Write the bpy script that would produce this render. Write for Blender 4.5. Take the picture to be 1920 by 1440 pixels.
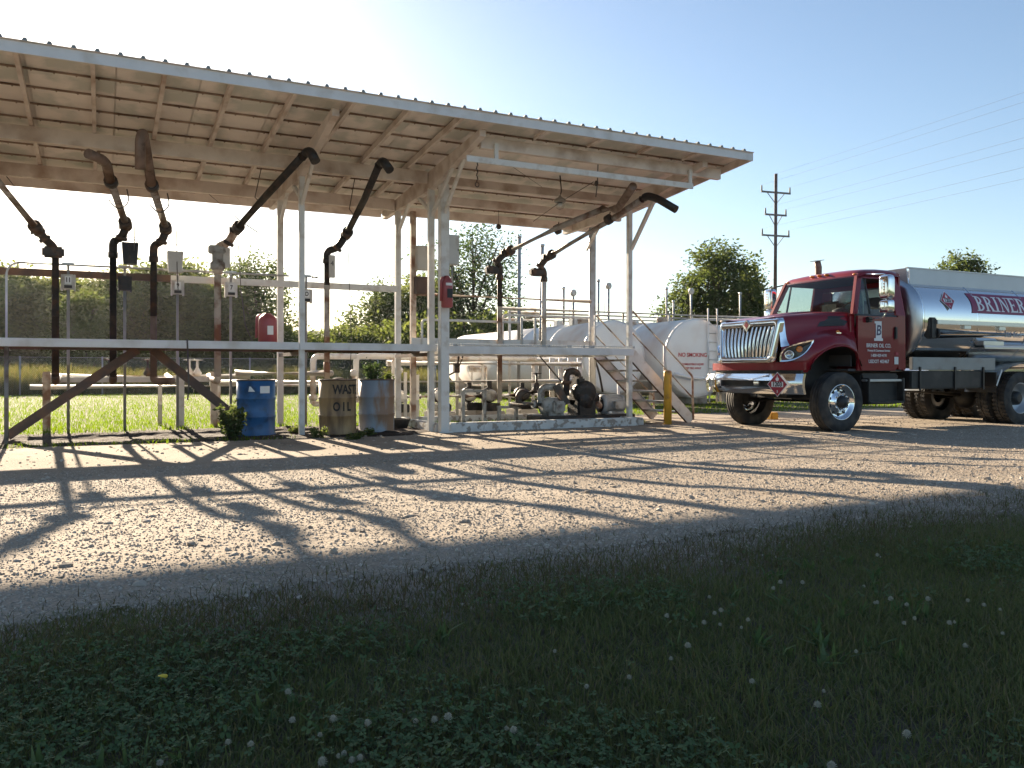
import bpy, bmesh, math, random
import numpy as np
from mathutils import Vector, Matrix, Quaternion
for o in list(bpy.data.objects): bpy.data.objects.remove(o, do_unlink=True)
scene = bpy.context.scene
COL = scene.collection
rnd = random.Random(11)
npr = np.random.default_rng(7)
R = math.radians

# ------------------------------------------------------------------ camera
TH = R(63.7)                       # angle between the view axis and the long axis of the rack (+x)
FPX, CX, CY, CAMZ = 1554.0, 960.0, 698.0, 1.0
VD = Vector((math.cos(TH), math.sin(TH), 0)); RD = Vector((math.sin(TH), -math.cos(TH), 0))
cam_d = bpy.data.cameras.new('camera'); cam = bpy.data.objects.new('camera', cam_d); COL.objects.link(cam)
cam.location = (0, 0, CAMZ)
cam.rotation_euler = (R(90), 0, -(R(90) - TH))
cam_d.sensor_width = 36; cam_d.lens = 36 * FPX / 1920; cam_d.shift_y = -22 / 1920
cam_d.clip_start = .05; cam_d.clip_end = 3000
scene.camera = cam

# ------------------------------------------------------------------ sky, sun, exposure
SUN_EL = math.atan(.323)
SUN_H = Vector((-.055, 1, 0)).normalized()
SUN_DIR = (SUN_H * math.cos(SUN_EL) + Vector((0, 0, math.sin(SUN_EL)))).normalized()
world = bpy.data.worlds.new('World'); scene.world = world; world.use_nodes = True
wn = world.node_tree.nodes; wl = world.node_tree.links; wn.clear()
wo = wn.new('ShaderNodeOutputWorld'); wb = wn.new('ShaderNodeBackground'); ws = wn.new('ShaderNodeTexSky')
ws.sky_type = 'NISHITA'; ws.sun_disc = False
ws.sun_elevation = SUN_EL; ws.sun_rotation = math.atan2(SUN_H.x, SUN_H.y)
ws.altitude = 200; ws.air_density = 1.0; ws.dust_density = .6; ws.ozone_density = 1.5
wb.inputs[1].default_value = .05
wl.new(ws.outputs[0], wb.inputs[0]); wl.new(wb.outputs[0], wo.inputs[0])
sun_d = bpy.data.lights.new('sun', 'SUN'); sun = bpy.data.objects.new('sun', sun_d); COL.objects.link(sun)
sun_d.energy = 5.0; sun_d.angle = R(.55); sun_d.color = (1, .83, .62)
sun.rotation_euler = SUN_DIR.to_track_quat('Z', 'Y').to_euler(); sun.location = (0, 30, 40)
vs = scene.view_settings
vs.view_transform = 'Standard'; vs.look = 'None'; vs.gamma = 1; vs.use_curve_mapping = False; vs.exposure = 1.92
scene.cycles.use_denoising = True
scene.cycles.max_bounces = 8; scene.cycles.transparent_max_bounces = 12
scene.cycles.sample_clamp_indirect = 6

def at(px, py, y=None, d=None, z=None, x=None):
    """world point on the ray through a photograph pixel, at a known plane (y, x, z) or depth d"""
    v = VD + RD * ((px - CX) / FPX) + Vector((0, 0, (CY - py) / FPX))
    if y is not None: d = y / v.y
    elif x is not None: d = x / v.x
    elif z is not None: d = (z - CAMZ) / v.z
    p = v * d; p.z += CAMZ
    return p

def sstep(t): t = np.clip(t, 0, 1); return t * t * (3 - 2 * t)
def gz(y):                                             # the lawn on the camera's side lies a little higher than the yard
    return .175 * sstep((7.8 - np.asarray(y, float)) / 4.6)
def g(y): return float(gz(y))

# ------------------------------------------------------------------ materials
MATS = {}
def mat(name, col, rough=.6, metal=0., var=.14, scale=5., bump=0., bscale=40., dirt=None, dirt_amt=.45, dirt_scale=3., dirt_soft=.08,
        streak=False, trans=0., tcol=None, coat=0., alpha=1., coords='Object', spec=.5, rand=0.):
    m = bpy.data.materials.new(name); m.use_nodes = True
    nt = m.node_tree; N = nt.nodes; L = nt.links; b = N['Principled BSDF']
    b.inputs['Roughness'].default_value = rough; b.inputs['Metallic'].default_value = metal
    b.inputs['Specular IOR Level'].default_value = spec
    if coat: b.inputs['Coat Weight'].default_value = coat; b.inputs['Coat Roughness'].default_value = .04
    tc = N.new('ShaderNodeTexCoord')
    def noise(s, det=5, off=0, stretch=None):
        mp = N.new('ShaderNodeMapping'); L.new(tc.outputs[coords], mp.inputs[0]); mp.inputs[1].default_value = (off, off * .7, off * 1.3)
        if stretch: mp.inputs[3].default_value = stretch
        n = N.new('ShaderNodeTexNoise'); n.inputs['Scale'].default_value = s; n.inputs['Detail'].default_value = det
        L.new(mp.outputs[0], n.inputs[0]); return n
    n1 = noise(scale)
    rp = N.new('ShaderNodeValToRGB'); L.new(n1.outputs[0], rp.inputs[0])
    rp.color_ramp.elements[0].position = .3; rp.color_ramp.elements[1].position = .7
    rp.color_ramp.elements[0].color = (*[c * (1 - var) for c in col], 1); rp.color_ramp.elements[1].color = (*[min(1, c * (1 + var)) for c in col], 1)
    cur = rp.outputs[0]
    if dirt:
        n2 = noise(dirt_scale, 8, 3.1, (1, 1, .25) if streak else None)
        r2 = N.new('ShaderNodeValToRGB'); L.new(n2.outputs[0], r2.inputs[0])
        t = .72 - .4 * dirt_amt
        r2.color_ramp.elements[0].position = max(0, t - dirt_soft); r2.color_ramp.elements[1].position = min(1, t + dirt_soft)
        r2.color_ramp.elements[0].color = (0, 0, 0, 1); r2.color_ramp.elements[1].color = (1, 1, 1, 1)
        mx = N.new('ShaderNodeMixRGB'); L.new(r2.outputs[0], mx.inputs[0]); L.new(cur, mx.inputs[1]); mx.inputs[2].default_value = (*dirt, 1)
        cur = mx.outputs[0]
    if rand:
        oi = N.new('ShaderNodeObjectInfo'); hs = N.new('ShaderNodeHueSaturation'); ma = N.new('ShaderNodeMapRange')
        ma.inputs[3].default_value = 1 - rand; ma.inputs[4].default_value = 1 + rand
        L.new(oi.outputs['Random'], ma.inputs[0]); L.new(ma.outputs[0], hs.inputs['Value']); L.new(cur, hs.inputs['Color']); cur = hs.outputs[0]
    L.new(cur, b.inputs['Base Color'])
    if bump:
        n3 = noise(bscale, 6, 7.7); bp = N.new('ShaderNodeBump'); bp.inputs['Strength'].default_value = bump; bp.inputs['Distance'].default_value = .02
        L.new(n3.outputs[0], bp.inputs['Height']); L.new(bp.outputs[0], b.inputs['Normal'])
    if trans:
        td = N.new('ShaderNodeBsdfTranslucent'); ms = N.new('ShaderNodeMixShader'); ms.inputs[0].default_value = trans
        if tcol: td.inputs[0].default_value = (*tcol, 1)
        else: L.new(cur, td.inputs[0])
        L.new(b.outputs[0], ms.inputs[1]); L.new(td.outputs[0], ms.inputs[2])
        L.new(ms.outputs[0], N['Material Output'].inputs[0])
    MATS[name] = m
    return m

RUST = (.16, .075, .04)
mat('white_paint', (.66, .65, .62), .5, var=.05, dirt=(.46, .40, .34), dirt_amt=.22, dirt_scale=6, dirt_soft=.12, bump=.12, bscale=60)
mat('white_peel', (.58, .58, .56), .6, var=.12, dirt=(.3, .265, .23), dirt_amt=.4, dirt_scale=9, dirt_soft=.03, bump=.4, bscale=30)
mat('white_pipe', (.70, .68, .64), .42, var=.07, dirt=(.45, .32, .22), dirt_amt=.28, dirt_scale=4, bump=.08)
mat('rusty_white', (.58, .49, .40), .6, var=.12, dirt=(.24, .12, .07), dirt_amt=.45, dirt_scale=4, bump=.2)
mat('cream_paint', (.67, .605, .56), .6, var=.08, dirt=(.36, .26, .2), dirt_amt=.28, dirt_scale=2.5, dirt_soft=.14, bump=.15)
mat('cream_sheet', (.77, .72, .68), .5, var=.09, scale=2.2, dirt=(.54, .55, .51), dirt_amt=.42, dirt_scale=1.6, dirt_soft=.05, rand=.05)
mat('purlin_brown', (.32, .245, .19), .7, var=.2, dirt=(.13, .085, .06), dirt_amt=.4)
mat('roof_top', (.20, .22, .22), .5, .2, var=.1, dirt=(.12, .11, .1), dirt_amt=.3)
mat('galv', (.50, .53, .56), .45, .35, var=.1, dirt=(.35, .33, .3), dirt_amt=.25)
mat('fascia_white', (.66, .66, .66), .45, var=.05, dirt=(.5, .47, .43), dirt_amt=.18, dirt_soft=.12)
mat('iron', (.050, .043, .040), .55, .2, var=.3, dirt=(.12, .065, .04), dirt_amt=.4, dirt_scale=7, bump=.25)
mat('black_iron', (.022, .021, .021), .5, .2, var=.3, dirt=(.05, .035, .028), dirt_amt=.4, dirt_scale=8, bump=.3)
mat('brown_steel', (.105, .068, .052), .65, .1, var=.2, dirt=(.17, .09, .055), dirt_amt=.45, dirt_scale=5, bump=.2)
mat('grey_pipe', (.34, .32, .30), .5, .2, var=.15, dirt=(.16, .1, .07), dirt_amt=.4, dirt_scale=5, bump=.12)
mat('brown_pipe', (.20, .14, .11), .55, .1, var=.18, dirt=(.10, .06, .04), dirt_amt=.4, dirt_scale=5, bump=.12)
mat('grey_cast', (.33, .33, .31), .55, .1, var=.15, dirt=(.12, .09, .07), dirt_amt=.4, dirt_scale=7, bump=.3)
mat('grey_box', (.52, .50, .46), .5, var=.06, dirt=(.36, .28, .22), dirt_amt=.25)
mat('motor_grey', (.36, .37, .38), .42, .15, var=.1, dirt=(.2, .18, .16), dirt_amt=.3, dirt_scale=5)
mat('conduit', (.46, .46, .46), .4, .5, var=.1)
mat('rope', (.10, .09, .08), .8, var=.2)
mat('red_vinyl', (.33, .075, .08), .42, var=.18, scale=3, bump=.35, bscale=9)
mat('label_white', (.72, .72, .7), .5, var=.04)
mat('label_black', (.015, .015, .017), .5, var=.1)
mat('blue_drum', (.028, .115, .27), .40, var=.12, dirt=(.02, .06, .13), dirt_amt=.3, dirt_scale=6, bump=.05)
mat('yellow_drum', (.36, .235, .11), .55, var=.12, dirt=(.13, .075, .04), dirt_amt=.46, dirt_scale=4, bump=.1, streak=True)
mat('grey_drum', (.27, .305, .34), .5, var=.1, dirt=(.26, .16, .10), dirt_amt=.52, dirt_scale=2.6, dirt_soft=.03, bump=.1, streak=True)
mat('drum_rim', (.07, .055, .045), .6, .2, var=.2, dirt=(.15, .08, .05), dirt_amt=.4)
mat('stencil', (.02, .017, .015), .7, var=.2)
mat('yellow_paint', (.62, .34, .035), .45, var=.08, dirt=(.28, .15, .05), dirt_amt=.3, dirt_scale=5)
mat('concrete', (.36, .33, .29), .85, var=.12, bump=.3, dirt=(.2, .17, .14), dirt_amt=.35)
mat('tank_white', (.80, .79, .76), .38, var=.04, scale=1.2, dirt=(.58, .42, .32), dirt_amt=.22, dirt_scale=.8, dirt_soft=.2)
mat('tank_red', (.5, .05, .05), .5, var=.05)
mat('lamp_metal', (.3, .28, .25), .4, .5, var=.1)
mat('wood_pole', (.17, .115, .095), .8, var=.2, bump=.3, bscale=20)
mat('pole_grey', (.20, .19, .18), .7, var=.15)
mat('wire', (.12, .12, .13), .5, .2, var=.05)
mat('bark', (.10, .075, .055), .9, var=.25, bump=.5, bscale=25)
mat('fence_galv', (.46, .47, .47), .45, .4, var=.1)
mat('rubber', (.020, .020, .021), .75, var=.2, dirt=(.075, .065, .055), dirt_amt=.42, dirt_scale=6, dirt_soft=.15, bump=.2)
mat('truck_red', (.205, .011, .02), .35, .0, var=.04, coat=.45, spec=.25)
mat('chrome', (.80, .81, .82), .07, 1., var=.02)
mat('polished', (.80, .81, .82), .09, 1., var=.02, scale=2)
mat('brushed', (.62, .64, .66), .30, 1., var=.05, scale=3)
mat('alu_dull', (.50, .51, .52), .42, .8, var=.08)
mat('panel_grey', (.30, .31, .31), .45, .3, var=.06, dirt=(.22, .2, .18), dirt_amt=.2, dirt_soft=.15)
mat('alu_sheet', (.52, .55, .58), .45, .45, var=.05, scale=2)
mat('truck_black', (.016, .016, .017), .5, var=.15, dirt=(.05, .045, .04), dirt_amt=.35)
mat('plastic_black', (.02, .02, .022), .4, var=.1)
mat('interior', (.06, .06, .062), .8, var=.1)
mat('interior_grey', (.20, .19, .17), .8, var=.1)
mat('amber', (.75, .22, .02), .25, var=.05, coat=.6)
mat('sign_red', (.34, .02, .045), .4, var=.05)
mat('banner_red', (.235, .018, .07), .35, var=.05)
mat('letter_white', (.74, .74, .76), .4, var=.03)
mat('letter_blue', (.03, .035, .10), .4, var=.03)
mat('letter_grey', (.30, .30, .33), .4, var=.03)
mat('clover_white', (.44, .42, .33), .7, var=.1, trans=.25)
mat('dandelion', (.6, .42, .03), .7, var=.1)
mat('soil', (.115, .08, .055), .95, var=.3, scale=6, bump=.6, bscale=25)
def glass(name, col, rough, ior=1.45):
    m = bpy.data.materials.new(name); m.use_nodes = True; nt = m.node_tree; N = nt.nodes; L = nt.links
    for n in list(N): N.remove(n)
    o = N.new('ShaderNodeOutputMaterial'); t = N.new('ShaderNodeBsdfTransparent'); gl = N.new('ShaderNodeBsdfGlossy'); f = N.new('ShaderNodeLayerWeight'); mx = N.new('ShaderNodeMixShader')
    t.inputs[0].default_value = (*col, 1); gl.inputs[1].default_value = rough
    pw = N.new('ShaderNodeMath'); pw.operation = 'POWER'; pw.inputs[1].default_value = 5; L.new(f.outputs['Facing'], pw.inputs[0])
    f0 = ((ior - 1) / (ior + 1)) ** 2 * 1.6; ma = N.new('ShaderNodeMath'); ma.operation = 'MULTIPLY_ADD'; ma.inputs[1].default_value = 1 - f0; ma.inputs[2].default_value = f0; L.new(pw.outputs[0], ma.inputs[0])
    L.new(ma.outputs[0], mx.inputs[0]); L.new(t.outputs[0], mx.inputs[1]); L.new(gl.outputs[0], mx.inputs[2]); L.new(mx.outputs[0], o.inputs[0])
    MATS[name] = m
glass('windshield', (.84, .89, .88), .02); glass('side_glass', (.74, .80, .79), .02); glass('lens', (.92, .93, .94), .03, 1.28)

# ------------------------------------------------------------------ mesh helpers
def frame(d):
    d = Vector(d).normalized(); u = Vector((0, 0, 1)) if abs(d.z) < .95 else Vector((0, 1, 0))
    a = d.cross(u).normalized(); b = a.cross(d).normalized()
    return a, b
class MB:
    def __init__(s): s.v = []; s.f = []; s.sm = []
    def add(s, vs, fs, smooth=False):
        o = len(s.v); s.v += [tuple(v) for v in vs]
        for f in fs: s.f.append(tuple(i + o for i in f)); s.sm.append(smooth)
        return s
    def box(s, lo, hi):
        (a, b, c), (d, e, f) = lo, hi
        return s.add([(a, b, c), (d, b, c), (d, e, c), (a, e, c), (a, b, f), (d, b, f), (d, e, f), (a, e, f)],
                     [(0, 3, 2, 1), (4, 5, 6, 7), (0, 1, 5, 4), (1, 2, 6, 5), (2, 3, 7, 6), (3, 0, 4, 7)])
    def bbox(s, lo, hi, b=.01):
        """box with chamfered edges"""
        bm = bmesh.new(); bmesh.ops.create_cube(bm, size=1)
        lo = Vector(lo); hi = Vector(hi); c = (lo + hi) / 2; d = hi - lo
        for v in bm.verts: v.co = Vector((v.co.x * d.x, v.co.y * d.y, v.co.z * d.z)) + c
        bmesh.ops.bevel(bm, geom=bm.edges[:], offset=min(b, min(d) * .45), segments=2, affect='EDGES')
        bm.verts.index_update()
        s.add([v.co for v in bm.verts], [[v.index for v in f.verts] for f in bm.faces]); bm.free(); return s
    def bar(s, p, q, w, h, up=None, c=0.):
        p = Vector(p); q = Vector(q); d = (q - p).normalized()
        if up is None: a, b = frame(d)
        else:
            a = d.cross(Vector(up)).normalized(); b = a.cross(d).normalized()
        w /= 2; h /= 2
        r = [a * w + b * h, -a * w + b * h, -a * w - b * h, a * w - b * h]
        return s.add([p + k for k in r] + [q + k for k in r], [(0, 1, 2, 3), (7, 6, 5, 4), (0, 4, 5, 1), (1, 5, 6, 2), (2, 6, 7, 3), (3, 7, 4, 0)])
    def tube(s, pts, r, n=12, caps=True):
        pts = [Vector(p) for p in pts]; m = len(pts)
        rs = r if isinstance(r, (list, tuple)) else [r] * m
        vs = []; a = None
        for i, p in enumerate(pts):
            if i == 0: d = pts[1] - p
            elif i == m - 1: d = p - pts[i - 1]
            else: d = (pts[i + 1] - p).normalized() + (p - pts[i - 1]).normalized()
            d = d.normalized() if d.length > 1e-9 else Vector((0, 0, 1))
            if a is None: a, b = frame(d)
            else:
                a = (a - d * a.dot(d));
                a = a.normalized() if a.length > 1e-6 else frame(d)[0]
                b = d.cross(a)
            for k in range(n):
                t = 2 * math.pi * k / n; vs.append(p + (a * math.cos(t) + b * math.sin(t)) * rs[i])
        fs = [(i * n + k, i * n + (k + 1) % n, (i + 1) * n + (k + 1) % n, (i + 1) * n + k) for i in range(m - 1) for k in range(n)]
        s.add(vs, fs, True)
        if caps:
            o = len(s.v) - len(vs)
            s.f.append(tuple(o + k for k in range(n - 1, -1, -1))); s.sm.append(False)
            s.f.append(tuple(o + (m - 1) * n + k for k in range(n))); s.sm.append(False)
        return s
    def lathe(s, prof, org, axis=(0, 0, 1), n=24, smooth=True, close=False):
        """prof: list of (t along axis, radius)"""
        org = Vector(org); d = Vector(axis).normalized(); a, b = frame(d); m = len(prof); vs = []
        for t, r in prof:
            for k in range(n):
                q = 2 * math.pi * k / n; vs.append(org + d * t + (a * math.cos(q) + b * math.sin(q)) * max(r, 1e-4))
        fs = [(i * n + k, i * n + (k + 1) % n, (i + 1) * n + (k + 1) % n, (i + 1) * n + k) for i in range(m - 1) for k in range(n)]
        s.add(vs, fs, smooth)
        if not close:
            o = len(s.v) - len(vs)
            s.f.append(tuple(o + k for k in range(n - 1, -1, -1))); s.sm.append(False)
            s.f.append(tuple(o + (m - 1) * n + k for k in range(n))); s.sm.append(False)
        return s
    def ball(s, c, r, n=14, sq=(1, 1, 1)):
        c = Vector(c); m = n // 2; vs = []
        for i in range(m + 1):
            p = math.pi * i / m
            for k in range(n):
                q = 2 * math.pi * k / n
                vs.append(c + Vector((math.sin(p) * math.cos(q) * r * sq[0], math.sin(p) * math.sin(q) * r * sq[1], math.cos(p) * r * sq[2])))
        return s.add(vs, [(i * n + k, (i + 1) * n + k, (i + 1) * n + (k + 1) % n, i * n + (k + 1) % n) for i in range(m) for k in range(n)], True)
    def prism(s, poly, ext):
        """poly: list of 3D points, ext: vector"""
        n = len(poly); e = Vector(ext); P = [Vector(p) for p in poly]
        return s.add(P + [p + e for p in P], [tuple(range(n - 1, -1, -1)), tuple(range(n, 2 * n))] + [(i, (i + 1) % n, n + (i + 1) % n, n + i) for i in range(n)])
    def grid(s, rows, smooth=True, flip=False):
        m = len(rows); n = len(rows[0]); vs = [p for r in rows for p in r]
        fs = [(i * n + k, i * n + k + 1, (i + 1) * n + k + 1, (i + 1) * n + k) for i in range(m - 1) for k in range(n - 1)]
        if flip: fs = [f[::-1] for f in fs]
        return s.add(vs, fs, smooth)
    def mesh(s, name):
        me = bpy.data.meshes.new(name); me.from_pydata(s.v, [], s.f)
        me.polygons.foreach_set('use_smooth', s.sm); me.update(); return me
    def build(s, name, m, parent=None, origin=None, fixn=True):
        o0 = Vector(origin) if origin is not None else (parent.location.copy() if parent is not None else Vector((0, 0, 0)))
        if parent is not None and origin is None: o0 = world_loc(parent)
        me = bpy.data.meshes.new(name); me.from_pydata([tuple(Vector(v) - o0) for v in s.v], [], s.f)
        me.polygons.foreach_set('use_smooth', s.sm)
        if fixn:
            bm = bmesh.new(); bm.from_mesh(me); bmesh.ops.recalc_face_normals(bm, faces=bm.faces); bm.to_mesh(me); bm.free()
        me.materials.append(MATS[m]); me.update()
        o = bpy.data.objects.new(name, me); COL.objects.link(o)
        if parent is not None:
            o.parent = parent
            if origin is not None: o.location = o0 - world_loc(parent)
        else: o.location = o0
        return o
def world_loc(o):
    p = Vector((0, 0, 0))
    while o is not None: p += o.location; o = o.parent
    return p
def tag(o, label, cat, group=None, kind=None):
    if label: o['label'] = label
    if cat: o['category'] = cat
    if group: o['group'] = group
    if kind: o['kind'] = kind
    return o
def thing(name, loc, label, cat, group=None):
    o = bpy.data.objects.new(name, None); COL.objects.link(o); o.location = loc; o.empty_display_size = .2
    return tag(o, label, cat, group)
def smooth_path(pts, k=6, rad=None):
    """rounds the corners of a polyline with quadratic arcs"""
    P = [Vector(p) for p in pts]; out = [P[0]]
    for i in range(1, len(P) - 1):
        a = P[i - 1] - P[i]; b = P[i + 1] - P[i]; r = min(rad or 1e9, a.length * .5, b.length * .5)
        s, e = P[i] + a.normalized() * r, P[i] + b.normalized() * r
        for j in range(k + 1):
            t = j / k; out.append(s * (1 - t) ** 2 + P[i] * 2 * t * (1 - t) + e * t * t)
    out.append(P[-1]); return out
def copy_tree(o, parent=None):
    c = o.copy(); COL.objects.link(c); c.parent = parent
    for ch in o.children: copy_tree(ch, c)
    return c
def text_mesh(txt, size, extrude=.002, space=1., bold=0.):
    cu = bpy.data.curves.new('t', 'FONT'); cu.body = txt; cu.size = size; cu.extrude = extrude; cu.align_x = 'CENTER'; cu.align_y = 'CENTER'; cu.space_character = space; cu.offset = bold; cu.resolution_u = 4
    ob = bpy.data.objects.new('t', cu); COL.objects.link(ob)
    dg = bpy.context.evaluated_depsgraph_get(); me = bpy.data.meshes.new_from_object(ob.evaluated_get(dg))
    vs = [v.co.copy() for v in me.vertices]; fs = [tuple(p.vertices) for p in me.polygons]
    bpy.data.objects.remove(ob); bpy.data.curves.remove(cu); bpy.data.meshes.remove(me)
    return vs, fs
def text(txt, pos, right, up, size, m, parent, name='lettering', bold=0., sx=1., extrude=.0015):
    """flat lettering: right/up are the writing directions"""
    r = Vector(right).normalized(); u = Vector(up).normalized(); nn = r.cross(u)
    vs, fs = text_mesh(txt, size, extrude, bold=bold)
    mb = MB(); mb.add([Vector(pos) + r * v.x * sx + u * v.y + nn * v.z for v in vs], fs)
    return mb.build(name, m, parent, fixn=False)
# ------------------------------------------------------------------ ground, gravel yard, hills
def vnoise(x, y, s, seed=0):
    x = np.asarray(x, float) / s; y = np.asarray(y, float) / s
    tab = np.random.default_rng(seed).random((64, 64))
    xi = np.floor(x).astype(int); yi = np.floor(y).astype(int); fx = x - xi; fy = y - yi
    fx = fx * fx * (3 - 2 * fx); fy = fy * fy * (3 - 2 * fy)
    q = lambda a, b: tab[a % 64, b % 64]
    return (q(xi, yi) * (1 - fx) + q(xi + 1, yi) * fx) * (1 - fy) + (q(xi, yi + 1) * (1 - fx) + q(xi + 1, yi + 1) * fx) * fy
def fbm(x, y, s, seed=0, o=4):
    r = 0; a = .5
    for k in range(o): r = r + a * vnoise(x, y, s / 2 ** k, seed + k); a *= .5
    return r
def np_mesh(name, V, F, mats, kind=None, parent=None, smooth=False, midx=None):
    """numpy vertices (n,3) and faces (m,3|4) to one mesh object"""
    V = np.asarray(V, np.float32); F = np.asarray(F, np.int32); k = F.shape[1]
    me = bpy.data.meshes.new(name); me.vertices.add(len(V)); me.vertices.foreach_set('co', V.ravel())
    me.loops.add(F.size); me.loops.foreach_set('vertex_index', F.ravel())
    me.polygons.add(len(F)); me.polygons.foreach_set('loop_start', np.arange(0, F.size, k, dtype=np.int32))
    me.polygons.foreach_set('use_smooth', np.full(len(F), smooth))
    for m in (mats if isinstance(mats, (list, tuple)) else [mats]): me.materials.append(MATS[m])
    if midx is not None: me.polygons.foreach_set('material_index', np.asarray(midx, np.int32))
    me.update(calc_edges=True); me.validate()
    o = bpy.data.objects.new(name, me); COL.objects.link(o)
    if kind: o['kind'] = kind
    if parent is not None: o.parent = parent
    return o
def sheet(name, X, Y, Z, m, kind='structure'):
    n, k = X.shape; idx = np.arange(n * k).reshape(n, k)
    F = np.stack([idx[:-1, :-1], idx[:-1, 1:], idx[1:, 1:], idx[1:, :-1]], -1).reshape(-1, 4)
    return np_mesh(name, np.stack([X, Y, Z], -1).reshape(-1, 3), F, m, kind, smooth=True)

def gnd_mat(name, cols, scale, bump, bscale, fine=60, rough=.95, vor=0, verge=None):
    m = bpy.data.materials.new(name); m.use_nodes = True; nt = m.node_tree; N = nt.nodes; L = nt.links; b = N['Principled BSDF']
    b.inputs['Roughness'].default_value = rough; b.inputs['Specular IOR Level'].default_value = .25
    tc = N.new('ShaderNodeTexCoord'); n = N.new('ShaderNodeTexNoise'); n.inputs['Scale'].default_value = scale; n.inputs['Detail'].default_value = 9; n.inputs['Roughness'].default_value = .62
    L.new(tc.outputs['Object'], n.inputs[0]); rp = N.new('ShaderNodeValToRGB'); L.new(n.outputs[0], rp.inputs[0])
    els = rp.color_ramp.elements
    while len(els) < len(cols): els.new(.5)
    for i, c in enumerate(cols): els[i].position = .32 + .36 * i / (len(cols) - 1); els[i].color = (*c, 1)
    cur = rp.outputs[0]
    n2 = N.new('ShaderNodeTexNoise'); n2.inputs['Scale'].default_value = fine; n2.inputs['Detail'].default_value = 4; L.new(tc.outputs['Object'], n2.inputs[0])
    mr = N.new('ShaderNodeMapRange'); mr.inputs[1].default_value = .3; mr.inputs[2].default_value = .7; mr.inputs[3].default_value = .68; mr.inputs[4].default_value = 1.28; L.new(n2.outputs[0], mr.inputs[0])
    mm = N.new('ShaderNodeVectorMath'); mm.operation = 'SCALE'; L.new(cur, mm.inputs[0]); L.new(mr.outputs[0], mm.inputs['Scale']); L.new(mm.outputs[0], b.inputs['Base Color'])
    bn = N.new('ShaderNodeTexNoise'); bn.inputs['Scale'].default_value = bscale; bn.inputs['Detail'].default_value = 8; L.new(tc.outputs['Object'], bn.inputs[0])
    bp = N.new('ShaderNodeBump'); bp.inputs['Strength'].default_value = bump; bp.inputs['Distance'].default_value = .012 if vor else .03; h = bn.outputs[0]
    if vor:
        vo = N.new('ShaderNodeTexVoronoi'); vo.inputs['Scale'].default_value = vor; L.new(tc.outputs['Object'], vo.inputs[0])
        ad = N.new('ShaderNodeMath'); ad.operation = 'SUBTRACT'; L.new(bn.outputs[0], ad.inputs[0]); L.new(vo.outputs['Distance'], ad.inputs[1]); h = ad.outputs[0]
    L.new(h, bp.inputs['Height']); L.new(bp.outputs[0], b.inputs['Normal']); 
    if verge:                                              # gravel spilled into the soil along the edge of the yard
        sx = N.new('ShaderNodeSeparateXYZ'); L.new(tc.outputs['Object'], sx.inputs[0])
        sl = N.new('ShaderNodeMath'); sl.operation = 'MULTIPLY_ADD'; sl.inputs[1].default_value = -.085; L.new(sx.outputs[0], sl.inputs[0]); L.new(sx.outputs[1], sl.inputs[2])
        vn = N.new('ShaderNodeTexNoise'); vn.inputs['Scale'].default_value = 2.5; vn.inputs['Detail'].default_value = 8; vn.inputs['Roughness'].default_value = .75; L.new(tc.outputs['Object'], vn.inputs[0])
        ad2 = N.new('ShaderNodeMath'); ad2.operation = 'MULTIPLY_ADD'; ad2.inputs[1].default_value = 1.6; L.new(vn.outputs[0], ad2.inputs[0]); L.new(sl.outputs[0], ad2.inputs[2])
        v1 = N.new('ShaderNodeMapRange'); v1.inputs[1].default_value = 3.1; v1.inputs[2].default_value = 3.8; L.new(ad2.outputs[0], v1.inputs[0])
        v2 = N.new('ShaderNodeMapRange'); v2.inputs[1].default_value = 11; v2.inputs[2].default_value = 12; v2.inputs[3].default_value = 1; v2.inputs[4].default_value = 0; L.new(sx.outputs[1], v2.inputs[0])
        v3 = N.new('ShaderNodeMath'); v3.operation = 'MULTIPLY'; L.new(v1.outputs[0], v3.inputs[0]); L.new(v2.outputs[0], v3.inputs[1])
        vm = N.new('ShaderNodeMixRGB'); L.new(v3.outputs[0], vm.inputs[0]); L.new(mm.outputs[0], vm.inputs[1]); vm.inputs[2].default_value = (*verge, 1); L.new(vm.outputs[0], b.inputs['Base Color'])
    MATS[name] = m
gnd_mat('gravel', [(.24, .19, .14), (.31, .255, .195), (.37, .31, .245)], .55, .55, 45, 90, vor=60)
gnd_mat('turf_soil', [(.07, .058, .042), (.095, .08, .055), (.12, .105, .07)], .8, .6, 14, 40, verge=(.26, .215, .17))
gnd_mat('dirt_bank', [(.022, .014, .010), (.038, .025, .018), (.062, .042, .031)], 1.6, 1.0, 22, 55)
gnd_mat('hill_green', [(.02, .035, .014), (.045, .07, .025), (.07, .10, .035)], .25, .9, .9, 2)
def stone_mat(name, a, b_):
    m = bpy.data.materials.new(name); m.use_nodes = True; N = m.node_tree.nodes; L = m.node_tree.links; p = N['Principled BSDF']
    gm = N.new('ShaderNodeNewGeometry'); rp = N.new('ShaderNodeValToRGB'); L.new(gm.outputs['Random Per Island'], rp.inputs[0])
    rp.color_ramp.elements[0].color = (*a, 1); rp.color_ramp.elements[1].color = (*b_, 1)
    L.new(rp.outputs[0], p.inputs['Base Color']); p.inputs['Roughness'].default_value = .9; p.inputs['Specular IOR Level'].default_value = .3; MATS[name] = m
stone_mat('stone', (.24, .20, .16), (.49, .425, .35))
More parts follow.
